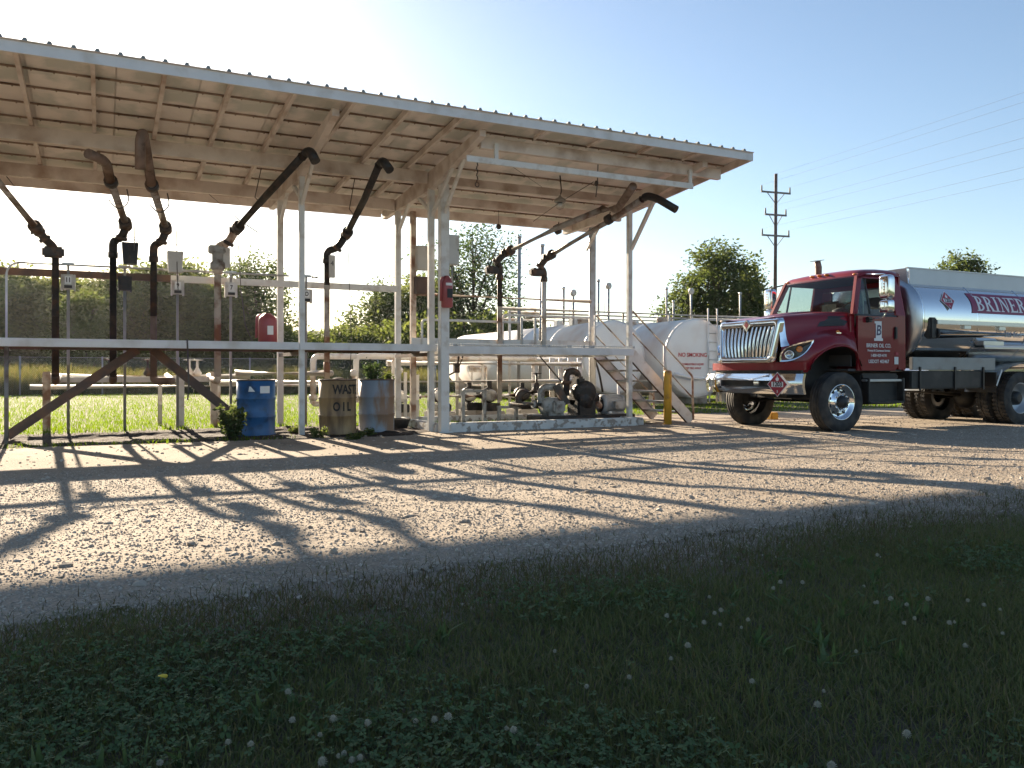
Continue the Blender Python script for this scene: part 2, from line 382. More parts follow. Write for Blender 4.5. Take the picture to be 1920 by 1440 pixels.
def leaf_mat(name, cols, trans, tmul=1.4, tshift=(1.08, .98, .55)):
    m = bpy.data.materials.new(name); m.use_nodes = True; N = m.node_tree.nodes; L = m.node_tree.links; p = N['Principled BSDF']
    gm = N.new('ShaderNodeNewGeometry'); rp = N.new('ShaderNodeValToRGB'); L.new(gm.outputs['Random Per Island'], rp.inputs[0])
    els = rp.color_ramp.elements
    while len(els) < len(cols): els.new(.5)
    for i, c in enumerate(cols): els[i].position = i / (len(cols) - 1); els[i].color = (*c, 1)
    L.new(rp.outputs[0], p.inputs['Base Color']); p.inputs['Roughness'].default_value = .7; p.inputs['Specular IOR Level'].default_value = .08 if 'grass' in name or 'weeds' in name else .25
    t = N.new('ShaderNodeBsdfTranslucent'); v = N.new('ShaderNodeVectorMath'); v.operation = 'MULTIPLY'; v.inputs[1].default_value = [tmul * k for k in tshift]
    L.new(rp.outputs[0], v.inputs[0]); L.new(v.outputs[0], t.inputs[0]); mx = N.new('ShaderNodeMixShader'); mx.inputs[0].default_value = trans
    L.new(p.outputs[0], mx.inputs[1]); L.new(t.outputs[0], mx.inputs[2]); L.new(mx.outputs[0], N['Material Output'].inputs[0]); MATS[name] = m
leaf_mat('grass_front', [(.095, .115, .055), (.11, .14, .06), (.14, .16, .078), (.19, .165, .11)], .4, 1.25)
leaf_mat('grass_dry', [(.10, .08, .05), (.13, .10, .065), (.09, .10, .05)], .35, 1.1)
leaf_mat('clover_leaf', [(.065, .11, .045), (.09, .145, .06), (.12, .17, .075)], .35, 1.2)
leaf_mat('grass_back', [(.06, .10, .014), (.08, .13, .018), (.11, .155, .026)], .55, 1.9, (1.12, 1.1, .2))
leaf_mat('weeds_tall', [(.07, .085, .03), (.10, .115, .04), (.17, .14, .07)], .5, 1.5)
leaf_mat('leaf_dark', [(.065, .09, .042), (.09, .12, .052), (.12, .145, .06)], .55, 1.9)
leaf_mat('leaf_mid', [(.045, .07, .03), (.065, .095, .04), (.09, .12, .05)], .46, 1.7)
leaf_mat('leaf_light', [(.065, .095, .035), (.09, .125, .045), (.115, .145, .055)], .52, 1.6)
leaf_mat('leaf_blue', [(.04, .075, .04), (.06, .10, .05)], .45, 1.5)

ax = np.concatenate([np.linspace(-900, -60, 22)[:-1], np.linspace(-60, -12, 25)[:-1], np.linspace(-12, 26, 153)[:-1], np.linspace(26, 90, 33)[:-1], np.linspace(90, 900, 22)])
ay = np.concatenate([np.linspace(-900, -20, 22)[:-1], np.linspace(-20, -2, 19)[:-1], np.linspace(-2, 32, 170)[:-1], np.linspace(32, 90, 30)[:-1], np.linspace(90, 900, 24)])
X, Y = np.meshgrid(ax, ay)
def ground_z(x, y):
    x = np.asarray(x, float); y = np.asarray(y, float)
    z = gz(y) + .05 * (fbm(x, y, 1.6, 3) - .47) * sstep((3.6 - y) / 1.5)
    z = z + .06 * sstep((y - 13.6) / .8) * sstep((6.0 - x) / 3) + .02 * (fbm(x, y, 1.1, 9) - .47) * sstep((y - 12.6) / .8)
    return z - .5 * sstep((np.abs(y) - 120) / 200)
sheet('ground', X, Y, ground_z(X, Y), 'turf_soil')
def y_lo(x): return 3.08 + .32 * (fbm(x, x * 0 + 2, 1.7, 21) - .47) + .16 * (fbm(x, x * 0 + 9, .35, 22) - .47) + .09 * np.clip(x, -4, 7)
def y_hi(x): return 12.55 + .25 * (fbm(x, x * 0 + 5, 1.3, 31) - .47) * 2 + 3.3 * sstep((np.asarray(x) - 9.3) / 1.6) + .5 * sstep((np.asarray(x) - 4.2) / .8) * (1 - sstep((np.asarray(x) - 9.3) / 1.6))
gx = np.concatenate([np.linspace(-60, -8, 40)[:-1], np.linspace(-8, 18, 240)[:-1], np.linspace(18, 90, 60)]); gt = np.linspace(0, 1, 110)
GX = np.repeat(gx[None, :], len(gt), 0); GY = y_lo(GX) + (y_hi(GX) - y_lo(GX)) * gt[:, None]
coarse = sstep((9.2 - GY) / 2.5)
GZ = gz(GY) + .012 + .012 * (fbm(GX, GY, .5, 41) - .47) * coarse + .02 * (fbm(GX, GY, 2.3, 44) - .47)
GZ[0] -= .03; GZ[-1] -= .03
sheet('gravel_yard', GX, GY, GZ, 'gravel')
bx = np.linspace(-14, 6.3, 420); bt = np.linspace(0, 1, 44)
BX = np.repeat(bx[None, :], len(bt), 0); blo = y_hi(bx) - .12 + .1 * fbm(bx, bx * 0, .4, 51); bhi = 14.45 + .5 * (fbm(bx, bx * 0 + 3, 1.1, 52) - .47) * 2
BY = blo + (bhi - blo) * bt[:, None]; BZ = ground_z(BX, BY) + .010 + .085 * fbm(BX, BY, .22, 53, 3) ** 2 * np.sin(np.pi * bt)[:, None] ** .5
sheet('dirt_path', BX, BY, BZ, 'dirt_bank')
ha = np.linspace(0, 2 * np.pi, 420); hr = np.array([250, 300, 360, 470]); HA, HR = np.meshgrid(ha, hr); HX, HY = HR * np.cos(HA), HR * np.sin(HA)  # ring closes behind the camera, unseen, added to darken reflections in the truck
HZ = np.array([0, 1, 1, .6])[:, None] * (8 + 9 * fbm(HX, HY, 130, 61) + 4.5 * fbm(HX, HY, 9, 62)); HZ[0] = -2; HZ[:, -1] = HZ[:, 0]
sheet('hills', HX, HY, HZ, 'hill_green')
# ------------------------------------------------------------------ canopy over the loading rack
def zr(y): return 4.35 + .08 * (13.06 - y)
NE, FE, XL, XR = 10.67, 15.75, -6.6, 9.76
canopy = thing('loading_canopy', (2.79, 13.06, 0), 'long open canopy with cream ribbed metal roof on white steel posts', 'canopy')
def sheet_mesh(w, n):
    """one ribbed roof sheet, ribs along y"""
    mb = MB(); prof = []
    for k in range(n):
        x0 = k * w / n
        prof += [(x0, 0), (x0 + .02, .001), (x0 + .035, .034), (x0 + .065, .034), (x0 + .08, .001)]
    prof.append((w + .018, .0015))
    ys = [NE - .06, FE + .05]
    rows = [[(x, y, zr(y) + .127 + z) for x, z in prof] for y in ys]; rows2 = [[(x, y, zr(y) + .124) for x, z in prof] for y in ys]
    mb.grid(rows, False); mb.grid(rows2, False, True)
    for rr, r2, fl in ((rows[0], rows2[0], False), (rows[1], rows2[1], True)): mb.grid([rr, r2], False, not fl)
    return mb
sw = .96; smesh = None
for k in range(17):
    x0 = XL + k * sw + .02
    if smesh is None:
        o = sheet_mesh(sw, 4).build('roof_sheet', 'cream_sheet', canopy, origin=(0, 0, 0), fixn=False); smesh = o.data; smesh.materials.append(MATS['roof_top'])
        n_ = 4 * 5                                                   # upper face and rib ends in darker metal, their backlit dark put into colour
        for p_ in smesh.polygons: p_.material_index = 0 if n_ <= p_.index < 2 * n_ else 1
    else:
        o = bpy.data.objects.new('roof_sheet', smesh); COL.objects.link(o); o.parent = canopy
    o.location = Vector((x0, 0, 0)) - canopy.location
XE = XL + 17 * sw + .02
MB().box((XL, NE - .028, zr(NE) - .005), (XR, NE, zr(NE) + .125)).build('fascia', 'fascia_white', canopy)
MB().box((XL, FE, zr(FE) - .02), (XR, FE + .028, zr(FE) + .122)).build('fascia', 'cream_paint', canopy)
for xx in (XR - .03, XL):
    MB().bar((xx + .015, NE + .002, zr(NE) + .058), (xx + .015, FE - .002, zr(FE) + .058), .03, .12, up=(0, 0, 1)).build('gable_trim', 'cream_paint', canopy)
y = NE + .1
while y < FE - .05:                                                  # purlins carry the sheets, along x; dark brown paints the shadow line at each joint
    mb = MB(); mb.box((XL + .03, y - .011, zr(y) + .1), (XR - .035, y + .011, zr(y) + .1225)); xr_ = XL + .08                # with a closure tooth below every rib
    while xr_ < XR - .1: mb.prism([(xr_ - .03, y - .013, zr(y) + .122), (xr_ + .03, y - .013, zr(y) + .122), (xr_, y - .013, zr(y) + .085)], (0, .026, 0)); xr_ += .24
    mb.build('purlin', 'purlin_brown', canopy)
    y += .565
for k in range(-12, 3):                                              # rafters of the left bays
    x = 2.98 + .77 * k
    if XL < x < 4.8:
        MB().bar((x, NE + .005, zr(NE) + .052), (x, FE - .005, zr(FE) + .052), .05, .09, up=(0, 0, 1)).build('rafter', 'cream_paint', canopy)
for x in (5.9, 6.85, 7.8, 8.7):
    MB().bar((x, NE + .005, zr(NE) + .06), (x, NE + .5, zr(NE + .5) + .06), .035, .045, up=(0, 0, 1)).build('rafter', 'cream_paint', canopy)
def hbeam(x0, x1, y, h, w=.09, m='cream_paint', drop=0.):
    MB().bar((x0, y, zr(y) - h / 2 - drop), (x1, y, zr(y) - h / 2 - drop), w, h, up=(0, 0, 1)).build('beam', m, canopy)
hbeam(XL + .1, 4.86, 13.06, .2); hbeam(XL + .1, 4.86, 14.8, .2); hbeam(XL + .1, 4.86, 15.6, .13, .06)
hbeam(5.03, 9.55, 11.25, .17); hbeam(5.03, 9.55, 13.2, .14); hbeam(5.03, 9.55, 14.3, .15); hbeam(5.03, 9.55, 15.25, .16)
BENTS = (-5.8, -1.55, 2.79, 4.94, 9.0)
for x in BENTS:                                                       # cantilevered bents
    tip = 10.95
    MB().prism([(x - .05, tip, zr(tip)), (x - .05, 15.62, zr(15.62)), (x - .05, 15.62, zr(15.62) - .16), (x - .05, 13.3, zr(13.3) - .3), (x - .05, 12.9, zr(12.9) - .3), (x - .05, tip, zr(tip) - .1)], (.1, 0, 0)).build('bent_beam', 'cream_paint', canopy)
def post(x, y, w, top, m='white_paint', bot=0., round_=False):
    b = bot - .12
    mb = MB()
    if round_: mb.tube([(x, y, b), (x, y, top)], w / 2, 16)
    else: mb.bbox((x - w / 2, y - w / 2, b), (x + w / 2, y + w / 2, top), .008)
    return mb.build('post', m, canopy)
for x in (-5.8, -1.55, 2.79, 4.94):
    post(x, 13.06, .085 if x < 4 else .1, zr(13.06) - .26); post(x, 14.8, .1, zr(14.8) - .2)
post(5.045, 12.75, .148, zr(12.75) - .28); post(5.22, 14.75, .1, zr(14.75) - .2, 'rusty_white')
post(8.93, 13.06, .09, zr(13.06) - .29); post(9.19, 14.8, .15, zr(14.8) - .18, 'white_paint', 0, True)
def brace(p, q, w=.05): MB().bar(p, q, w, w).build('brace', 'white_paint', canopy)
for x in (-5.8, -1.55, 2.79, 4.94):
    brace((x, 13.03, 3.62), (x, 12.1, zr(12.1) - .2)); brace((x, 14.78, 3.6), (x, 14.15, zr(14.15) - .22)); brace((x, 13.1, 3.72), (x, 13.7, zr(13.7) - .24))
brace((5.045, 12.72, 3.6), (4.99, 11.75, zr(11.75) - .16)); brace((8.95, 13.03, 3.32), (9.0, 12.3, zr(12.3) - .2), .06)
brace((9.05, 14.8, 3.55), (9.0, 14.1, zr(14.1) - .2))
# hanging light rail in front of the right bay
MB().bbox((4.75, 11.09, 4.07), (8.87, 11.13, 4.16), .004).build('hanging_rail', 'white_paint', canopy)
for x in (5.25, 8.85):
    MB().box((x - .03, 11.135, 4.10), (x + .03, 11.175, zr(11.2) - .1)).build('rail_hanger', 'white_paint', canopy)

# ------------------------------------------------------------------ walkway (left) and grated stage (right)
walk = thing('loading_walkway', (0, 13.06, 0), 'raised steel walkway with pale edge beam and dark diagonal struts', 'platform')
for a, b in ((-6.4, -1.6), (-1.595, 2.74), (2.745, 3.52), (3.525, 5.02)):
    mb = MB(); mb.bbox((a, 12.985, 1.35), (b, 13.012, 1.465), .003); mb.box((a, 13.012, 1.35), (b, 13.06, 1.362)); mb.box((a, 13.012, 1.45), (b, 13.06, 1.462)); mb.build('edge_beam', 'fascia_white', walk)
for k in range(40):                                                    # deck boards across the walkway
    x0 = -6.38 + k * .285
    MB().box((x0, 13.03, 1.405), (x0 + .278, 13.78, 1.444)).build('deck_plank', 'brown_steel', walk)
MB().box((-6.4, 13.785, 1.33), (5.0, 13.845, 1.45)).build('back_beam', 'brown_steel', walk)
for x in (-6.2, -4, -1.9, .9, 3.3, 4.7): MB().box((x - .03, 13.03, 1.33), (x + .03, 13.78, 1.40)).build('joist', 'brown_steel', walk)
gl = 13.65
fA = at(14, 812, y=gl); tA = at(258, 655, y=gl); tB = at(285, 655, y=gl); fB = at(470, 792, y=gl); fA.z = .1; fB.z = .1
MB().bar(fA, tA, .1, .13).build('strut', 'brown_steel', walk); MB().bar(tB, fB, .1, .13).build('strut', 'brown_steel', walk)
for x in (-5.8, -1.55, 2.79, 4.9): MB().box((x - .03, 13.1, 1.27), (x + .03, 14.76, 1.328)).build('support_arm', 'brown_steel', walk)
p = at(12, 700, y=13.1); MB().tube([(p.x, 13.1, -.05), (p.x, 13.1, 1.36)], .027, 10).build('leg', 'grey_pipe', walk)
for x in (-4.6,): MB().tube([(x, 13.1, -.05), (x, 13.1, 1.36)], .027, 10).build('leg', 'grey_pipe', walk)
# back rail with conduit
RY, RZ = 14.72, 2.54
rail = thing('meter_rail', (0, RY, 1.4), 'long steel rail on the back posts, rusty brown then white, with conduit', 'rail')
xs = at(320, 520, y=RY).x
MB().bbox((-6.4, RY - .03, RZ - .055), (xs, RY + .025, RZ + .055), .004).build('rail_beam', 'brown_steel', rail)
MB().bbox((xs + .002, RY - .03, RZ - .055), (4.9, RY + .025, RZ + .055), .004).build('rail_beam', 'white_paint', rail)
q = at(12, 545, y=RY - .12)
MB().tube(smooth_path([(q.x, RY - .12, -.05), (q.x, RY - .12, RZ + .13), (2.9, RY - .12, RZ + .13)], 8, .22), .016, 10).build('conduit', 'conduit', rail)
for px in (40, 300, 380, 590): 
    p = at(px, 520, y=RY - .12); MB().tube([(p.x - .05, RY - .12, RZ + .13), (p.x + .05, RY - .12, RZ + .13)], .026, 10).build('coupling', 'conduit', rail)
MB().tube([(5.2, 14.75, 2.47), (9.12, 14.75, 2.47)], .035, 12).build('rail_pipe', 'rusty_white', rail)

stage = thing('grated_stage', (5.1, 12.8, 0), 'white steel stage with open grating above the pump unit', 'platform')
SX0, SX1, SY0, SY1 = 5.13, 8.93, 12.84, 14.62
mb = MB(); mb.bbox((SX0, SY0, 1.31), (SX1 - .05, SY0 + .02, 1.44), .003); mb.box((SX0, SY0 + .02, 1.31), (SX1 - .05, SY0 + .07, 1.322)); mb.build('front_beam', 'fascia_white', stage)
MB().bbox((SX0, SY1 - .05, 1.31), (SX1 + .2, SY1, 1.44), .003).build('back_beam', 'white_paint', stage)
for x in (SX0 + .03, 6.4, 7.6, SX1 - .08): MB().box((x - .025, SY0 + .075, 1.31), (x + .025, SY1 - .055, 1.43)).build('joist', 'white_paint', stage)
MB().box((SX0, SY1 - .04, 1.475), (SX1 + .2, SY1 - .028, 1.64)).build('toe_board', 'white_paint', stage)
gm = None
x = SX0 + .01
while x < SX1 - .03:
    if gm is None: o = MB().box((-.005, SY0 + .005, 1.4415), (.005, SY1 - .06, 1.485)).build('grating_bar', 'galv', stage, origin=(0, 0, 0)); gm = o.data
    else: o = bpy.data.objects.new('grating_bar', gm); COL.objects.link(o); o.parent = stage
    o.location = Vector((x, 0, 0)) - stage.location; x += .04
for y in (SY0 + .03, 13.3, 13.75, 14.2, SY1 - .09): MB().box((SX0, y - .003, 1.462), (SX1 - .02, y + .003, 1.478)).build('grating_rod', 'galv', stage)
# guard rail at the back of the stage
def pipe(pts, r, name, m, par, n=12, rad=.08): return MB().tube(smooth_path(pts, 6, rad), r, n).build(name, m, par)
gxs = [5.3] + [at(px, 600, y=14.55).x for px in (872, 965, 990)] 
pipe([(5.33, 14.56, 1.44), (5.33, 14.56, 1.98), (7.35, 14.56, 1.98)], .022, 'guard_rail', 'white_paint', stage)
for x in (7.0, 7.42, 7.72, 9.0):
    MB().tube([(x, 14.58, 1.44), (x, 14.58, 2.08 if x < 8 else 2.1)], .026, 10).build('guard_post', 'white_paint', stage)
pipe([(7.0, 14.57, 1.5), (7.0, 14.57, 2.12), (9.0, 14.57, 2.12)], .022, 'guard_rail', 'white_paint', stage)
# concrete curb with peeling white paint round the pumps
curb = thing('pump_curb', (5.1, 12.7, 0), 'low concrete curb with peeling white paint round the pump unit', 'curb')
mb = MB(); N_ = 30; lo = []; hi = []
mb.bbox((5.13, 12.68, -.05), (8.88, 12.84, .165), .02); mb.build('front_curb', 'white_peel', curb)
MB().bbox((4.95, 12.86, -.05), (5.1, 15.3, .15), .02).build('side_curb', 'white_peel', curb)
MB().bbox((8.98, 12.86, -.05), (9.13, 15.3, .15), .02).build('side_curb', 'white_peel', curb)
MB().bbox((5.11, 15.15, -.05), (8.97, 15.3, .14), .02).build('back_curb', 'white_peel', curb)
MB().box((5.11, 12.85, -.05), (8.97, 13.9, .055)).build('pad', 'concrete', curb)
MB().bbox((4.92, 12.62, -.05), (5.17, 12.67, .03), .006).build('base_plate', 'white_peel', curb)

# ------------------------------------------------------------------ stairs and yellow bollards
st = thing('steel_stairs', (9, 13.1, 0), 'white steel staircase with pipe handrails leading down from the stage', 'stairs')
A, B = Vector((8.99, 0, 1.36)), Vector((10.42, 0, .05)); dd = (B - A).normalized()
for yy in (13.08, 14.32):
    mb = MB(); mb.bar(A + Vector((0, yy, 0)), B + Vector((0, yy, 0)), .02, .2, up=(0, 0, 1)); mb.build('stringer', 'white_paint', st)
    for s_ in (-.1, .1):
        nrm = Vector((-dd.z, 0, dd.x)) * s_
        MB().bar(A + Vector((0, yy + (.035 if yy < 14 else -.035), 0)) + nrm, B + Vector((0, yy + (.035 if yy < 14 else -.035), 0)) + nrm, .05, .008, up=nrm).build('stringer_flange', 'brown_steel' if s_ < 0 else 'white_paint', st)
for k in range(6):
    t = (k + .6) / 6.4; p = A.lerp(B, t)
    MB().box((p.x - .13, 13.115, p.z - .02), (p.x + .12, 14.285, p.z + .015)).build('tread', 'grey_pipe', st)
def hrail(yy, z0):
    a = Vector((9.0, yy, z0)); e = Vector((10.42, yy, .92))
    if yy > 14: MB().tube([(8.98, yy, 1.1), (8.98, yy, z0)], .02, 10).build('rail_post', 'white_paint', st)
    pipe([a, e, (10.44, yy, .06)], .021, 'handrail', 'rusty_white', st, rad=.06)
    m_ = a.lerp(e, .52); MB().tube([(m_.x, yy, m_.z - .86), (m_.x, yy, m_.z)], .02, 10).build('rail_post', 'white_paint', st)
    pipe([a - Vector((0, 0, .42)), e - Vector((0, 0, .42))], .016, 'mid_rail', 'rusty_white', st)
hrail(13.06, 2.16); hrail(14.36, 2.16)
bp = at(1252, 797, z=.0)
mb = MB(); mb.lathe([(-.2, .075), (1.0, .075), (1.02, .07), (1.035, .05), (1.04, .0)], (bp.x, bp.y, 0), n=20); mb.build('bollard_post', 'yellow_paint', None, origin=(bp.x, bp.y, 0))
tag(bpy.data.objects['bollard_post'], 'yellow steel bollard at the foot of the stairs', 'bollard')
b2 = at(1446, 787, z=.0)
MB().bbox((b2.x - .1, b2.y - .12, -.02), (b2.x + .1, b2.y + .12, .16), .02).build('wheel_stop', 'yellow_paint', None, origin=(b2.x, b2.y, 0))
tag(bpy.data.objects['wheel_stop'], 'low yellow concrete wheel stop seen beneath the truck', 'wheel stop')
# ------------------------------------------------------------------ loading arms
YR = 14.52
def ring(p, d, r, L): 
    d = Vector(d).normalized(); return MB().lathe([(-L / 2, r * .8), (-L / 2 + .008, r), (L / 2 - .008, r), (L / 2, r * .8)], p, d, 14)
def arm(label, px, ztop, zbot, path, boom, tip, rm, bm_, tm, r=.05, rb=.06, couple=(), riser_split=None, ballr=.075, actuator=None, handle=None, flange=True, loop=False):
    rp = at(px, 600, y=YR); base = Vector((rp.x, YR, zbot))
    t = thing('fuel_loader', base, label, 'loading arm', 'loading arms on the rack')
    top = Vector((rp.x, YR, ztop))
    if riser_split:
        zz, m2 = riser_split
        MB().tube([base, (rp.x, YR, zz)], r, 14).build('riser', m2, t); MB().tube([(rp.x, YR, zz), top], r * .98, 14).build('riser', rm, t)
    else: MB().tube([base, top], r, 14).build('riser', rm, t)
    ring(top, (0, 0, 1), r * 1.45, .1).build('flange', rm, t)
    el = smooth_path([top] + path, 6, .14)
    MB().tube(el, r * 1.25, 14).build('elbow', rm if rm != 'white_pipe' else bm_, t)
    b0 = Vector(path[-1])
    for q, d in ((Vector(path[-1]), Vector(boom[0]) - Vector(path[-1])), (Vector(path[-2]), Vector(path[-1]) - Vector(path[-2]))):
        ring(q, d, r * 1.75, .06).build('swivel_ring', 'iron', t)
    j = MB(); j.ball(b0, ballr); j.tube([b0 + Vector((-.1, .02, 0)), b0 + Vector((.03, 0, 0))], ballr * .8, 12); j.build('swivel_joint', 'iron', t)
    MB().tube([b0] + [Vector(b) for b in boom], [rb * .92] * len([b0] + boom), 14).build('boom', bm_, t)
    full = [b0] + [Vector(b) for b in boom]; d0 = (full[1] - full[0]).normalized()
    ring(b0 + d0 * .12, d0, rb * 1.6, .12).build('coupling', 'iron', t)
    for c in couple:
        pth = full[0].lerp(full[-1], c); ring(pth, full[-1] - full[0], rb * 1.55, .1).build('coupling', 'iron', t)
        MB().tube([pth, pth + Vector((.02, -.02, .14))], .01, 8).build('clamp_handle', 'iron', t)
    if tip:
        MB().tube(smooth_path([full[-1]] + [Vector(q) for q in tip], 7, .12), rb * 1.12, 14).build('drop_tube', tm, t)
    if loop:                                             # slack control cable looped round the boom
        q = full[0].lerp(full[1], .55); e1 = Vector((0, 0, 1)).cross(full[1] - full[0]).normalized()
        MB().tube(smooth_path([q + e1 * .12 + Vector((0, 0, .2)), q + e1 * .16, q + Vector((0, -.02, -.13)), q - e1 * .13 + Vector((0, 0, .03))], 7, .3), .009, 6).build('cable_loop', 'rope', t)
    if actuator:
        o, s_ = actuator; a = top + Vector(o); MB().bbox(a - Vector(s_) / 2, a + Vector(s_) / 2, .03).build('valve_body', 'iron', t)
    if handle:
        pipe([top + Vector((0, -.03, 0)), top + Vector((-.02, -.06, .12)), top + Vector(handle)], .012, 'lever', 'iron', t, 8, .05)
    return t
def zat(px, py, y=YR): return at(px, py, y=y).z
P = lambda px, py, y: at(px, py, y=y)
D = lambda px, py, d: at(px, py, d=d)
arms = []
arms.append(arm('dark iron loading arm on the rusty rail, boom leaning outward with a stay rope', 104, zat(104, 478), .92,
    [P(100, 462, YR), P(84, 448, YR - .1), P(73, 434, YR - .12)], [D(-40, 296, 10.9)], [D(-90, 250, 10.2), D(-110, 300, 10.0)], 'iron', 'grey_pipe', 'iron', actuator=((-.03, 0, .04), (.3, .14, .17)), handle=(-.2, -.05, .27)))
arms.append(arm('black loading arm with a black drip bucket, boom pointing out over the yard', 212, zat(212, 478), .92,
    [P(212, 452, YR), P(228, 446, YR - .08), P(237, 424, YR - .14)], [D(207, 338, 11.7)], [D(199, 306, 11.3), D(190, 298, 11.15), D(165, 288, 10.9)], 'black_iron', 'grey_pipe', 'brown_pipe', couple=(.97,), loop=True))
arms.append(arm('dark loading arm with a pale drip bucket, boom ending in an upright gooseneck', 288, zat(288, 486), .92,
    [P(288, 460, YR), P(303, 453, YR - .08), P(312, 431, YR - .14)], [D(284, 345, 11.7)], [D(277, 300, 11.4), D(268, 247, 11.0), D(263, 262, 10.95), D(263, 318, 11.0)], 'iron', 'grey_pipe', 'brown_pipe', couple=(.97,), riser_split=(1.9, 'brown_pipe'), loop=True))
arms.append(arm('loading arm on a thick rusty white riser, black boom with curved spout', 408, zat(408, 508), .9,
    [P(408, 462, YR), P(428, 456, YR - .08), P(442, 431, YR - .14)], [D(500, 366, 12.7), D(566, 294, 11.9)], [D(581, 281, 11.8), D(592, 303, 11.75)], 'rusty_white', 'black_iron', 'black_iron', r=.055, rb=.062))
arms.append(arm('loading arm on a slim white riser above the yellow drum, dark curved spout', 613, zat(613, 489), .72,
    [P(613, 470, YR), P(632, 466, YR - .08), P(649, 441, YR - .14)], [D(683, 374, 13.2), D(710, 311, 12.4)], [D(718, 301, 12.3), D(731, 319, 12.2)], 'black_iron', 'black_iron', 'black_iron', riser_split=(zat(613, 535), 'rusty_white')))
arms.append(arm('loading arm on a rusty black riser, grey boom bent upward at a swivel', 937, zat(937, 520), .45,
    [P(937, 500, YR), P(930, 492, YR - .05), P(948, 474, YR - .12)], [D(1052, 424, 15.3), D(1130, 392, 15.0)], [D(1158, 392, 14.4), D(1187, 349, 13.5)], 'iron', 'grey_pipe', 'brown_pipe', couple=(.55,), riser_split=(zat(937, 575), 'rusty_white'), actuator=((-.18, -.02, .13), (.26, .16, .15))))
arms.append(arm('loading arm on a clean white riser, brown boom reaching past the stage post', 1020, zat(1020, 524), 1.3,
    [P(1020, 508, YR), P(1012, 500, YR - .05), P(1026, 482, YR - .12)], [D(1146, 412, 15.1), D(1203, 374, 14.4)], [D(1213, 367, 14.3), D(1232, 372, 14.2), D(1268, 393, 14.0)], 'iron', 'grey_pipe', 'black_iron', couple=(.68,), riser_split=(zat(1020, 528), 'white_pipe'), actuator=((-.18, -.02, .13), (.28, .16, .15)), handle=(-.24, -.03, .22)))
# drip buckets hung on the arms
def bucket(px, py, m, label, y=YR - .2, w=.24, h=.33):
    c = at(px, py, y=y); mb = MB(); a, b = w / 2, w / 2 * .82
    o = [(c.x + sx * a, c.y + sy * a, c.z + h / 2) for sx, sy in ((-1, -1), (1, -1), (1, 1), (-1, 1))]; u = [(c.x + sx * b, c.y + sy * b, c.z - h / 2) for sx, sy in ((-1, -1), (1, -1), (1, 1), (-1, 1))]
    i_ = [(c.x + sx * (a - .01), c.y + sy * (a - .01), c.z + h / 2) for sx, sy in ((-1, -1), (1, -1), (1, 1), (-1, 1))]; j_ = [(c.x + sx * (b - .01), c.y + sy * (b - .01), c.z - h / 2 + .01) for sx, sy in ((-1, -1), (1, -1), (1, 1), (-1, 1))]
    mb.add(o + u + i_ + j_, [(0, 1, 5, 4), (1, 2, 6, 5), (2, 3, 7, 6), (3, 0, 4, 7), (7, 6, 5, 4), (8, 12, 13, 9), (9, 13, 14, 10), (10, 14, 15, 11), (11, 15, 12, 8), (12, 15, 14, 13), (0, 8, 9, 1), (1, 9, 10, 2), (2, 10, 11, 3), (3, 11, 8, 0)])
    t = thing('drip_bucket', c - Vector((0, 0, h / 2)), label, 'bucket'); mb.build('pail', m, t, fixn=False)
    pipe([(c.x - a, c.y, c.z + h / 2 - .02), (c.x - a * .3, c.y, c.z + h / 2 + .12), (c.x + a * .3, c.y, c.z + h / 2 + .12), (c.x + a, c.y, c.z + h / 2 - .02)], .006, 'bail', 'iron', t, 6, .05)
    top = Vector((c.x, c.y, c.z + h / 2 + .12)); MB().tube([top, top + Vector((0, .02, .26))], .004, 5).build('hook_wire', 'iron', t)
bucket(244, 476, 'black_iron', 'black square drip bucket hanging from a loading arm')
bucket(328, 492, 'grey_box', 'pale square drip bucket hanging from a loading arm')
# numbered switch boxes on the rail
def meter(px, py, num, label, m='grey_box', low=-.05):
    c = at(px, py, y=RY - .12); t = thing('switch_box', (c.x, c.y, low), label, 'switch box', 'numbered switch boxes on the rail')
    MB().bbox((c.x - .075, c.y - .055, c.z - .13), (c.x + .075, c.y + .055, c.z + .1), .008).build('housing', m, t)
    for sx in (-1, 1): MB().bbox((c.x + sx * .088 - .012, c.y - .04, c.z - .15), (c.x + sx * .088 + .012, c.y + .07, c.z + .1), .004).build('flange', m, t)
    MB().box((c.x - .055, c.y - .075, c.z - .115), (c.x + .055, c.y - .056, c.z - .07)).build('toggle_cover', 'black_iron', t)
    MB().tube([(c.x, c.y, c.z + .1), (c.x, c.y, RZ + .13)], .018, 10).build('conduit_neck', 'conduit', t)
    MB().bbox((c.x - .09, c.y - .02, RZ + .12), (c.x + .09, c.y + .02, RZ + .165), .01).build('conduit_tee', 'conduit', t)
    MB().tube([(c.x, c.y + .02, c.z - .13), (c.x, c.y + .02, low)], .022, 10).build('stem', 'conduit', t)
    if num:
        MB().box((c.x - .045, c.y - .059, c.z - .05), (c.x + .045, c.y - .0555, c.z + .07)).build('number_plate', 'label_white', t)
        text(num, (c.x, c.y - .061, c.z + .01), (1, 0, 0), (0, 0, 1), .1, 'label_black', t, 'number', .003, .8)
    return t
meter(128, 527, '11', 'grey switch box numbered 11 on the rusty part of the rail'); meter(234, 530, '', 'black unnumbered switch box on the rusty part of the rail', 'black_iron')
meter(333, 537, '9', 'grey switch box numbered 9 below the pale drip bucket'); meter(433, 541, '7', 'white switch box numbered 7 beside the thick rusty riser', 'white_paint')
t = meter(574, 553, 'D', 'grey switch box lettered D on the rail beside a white post')
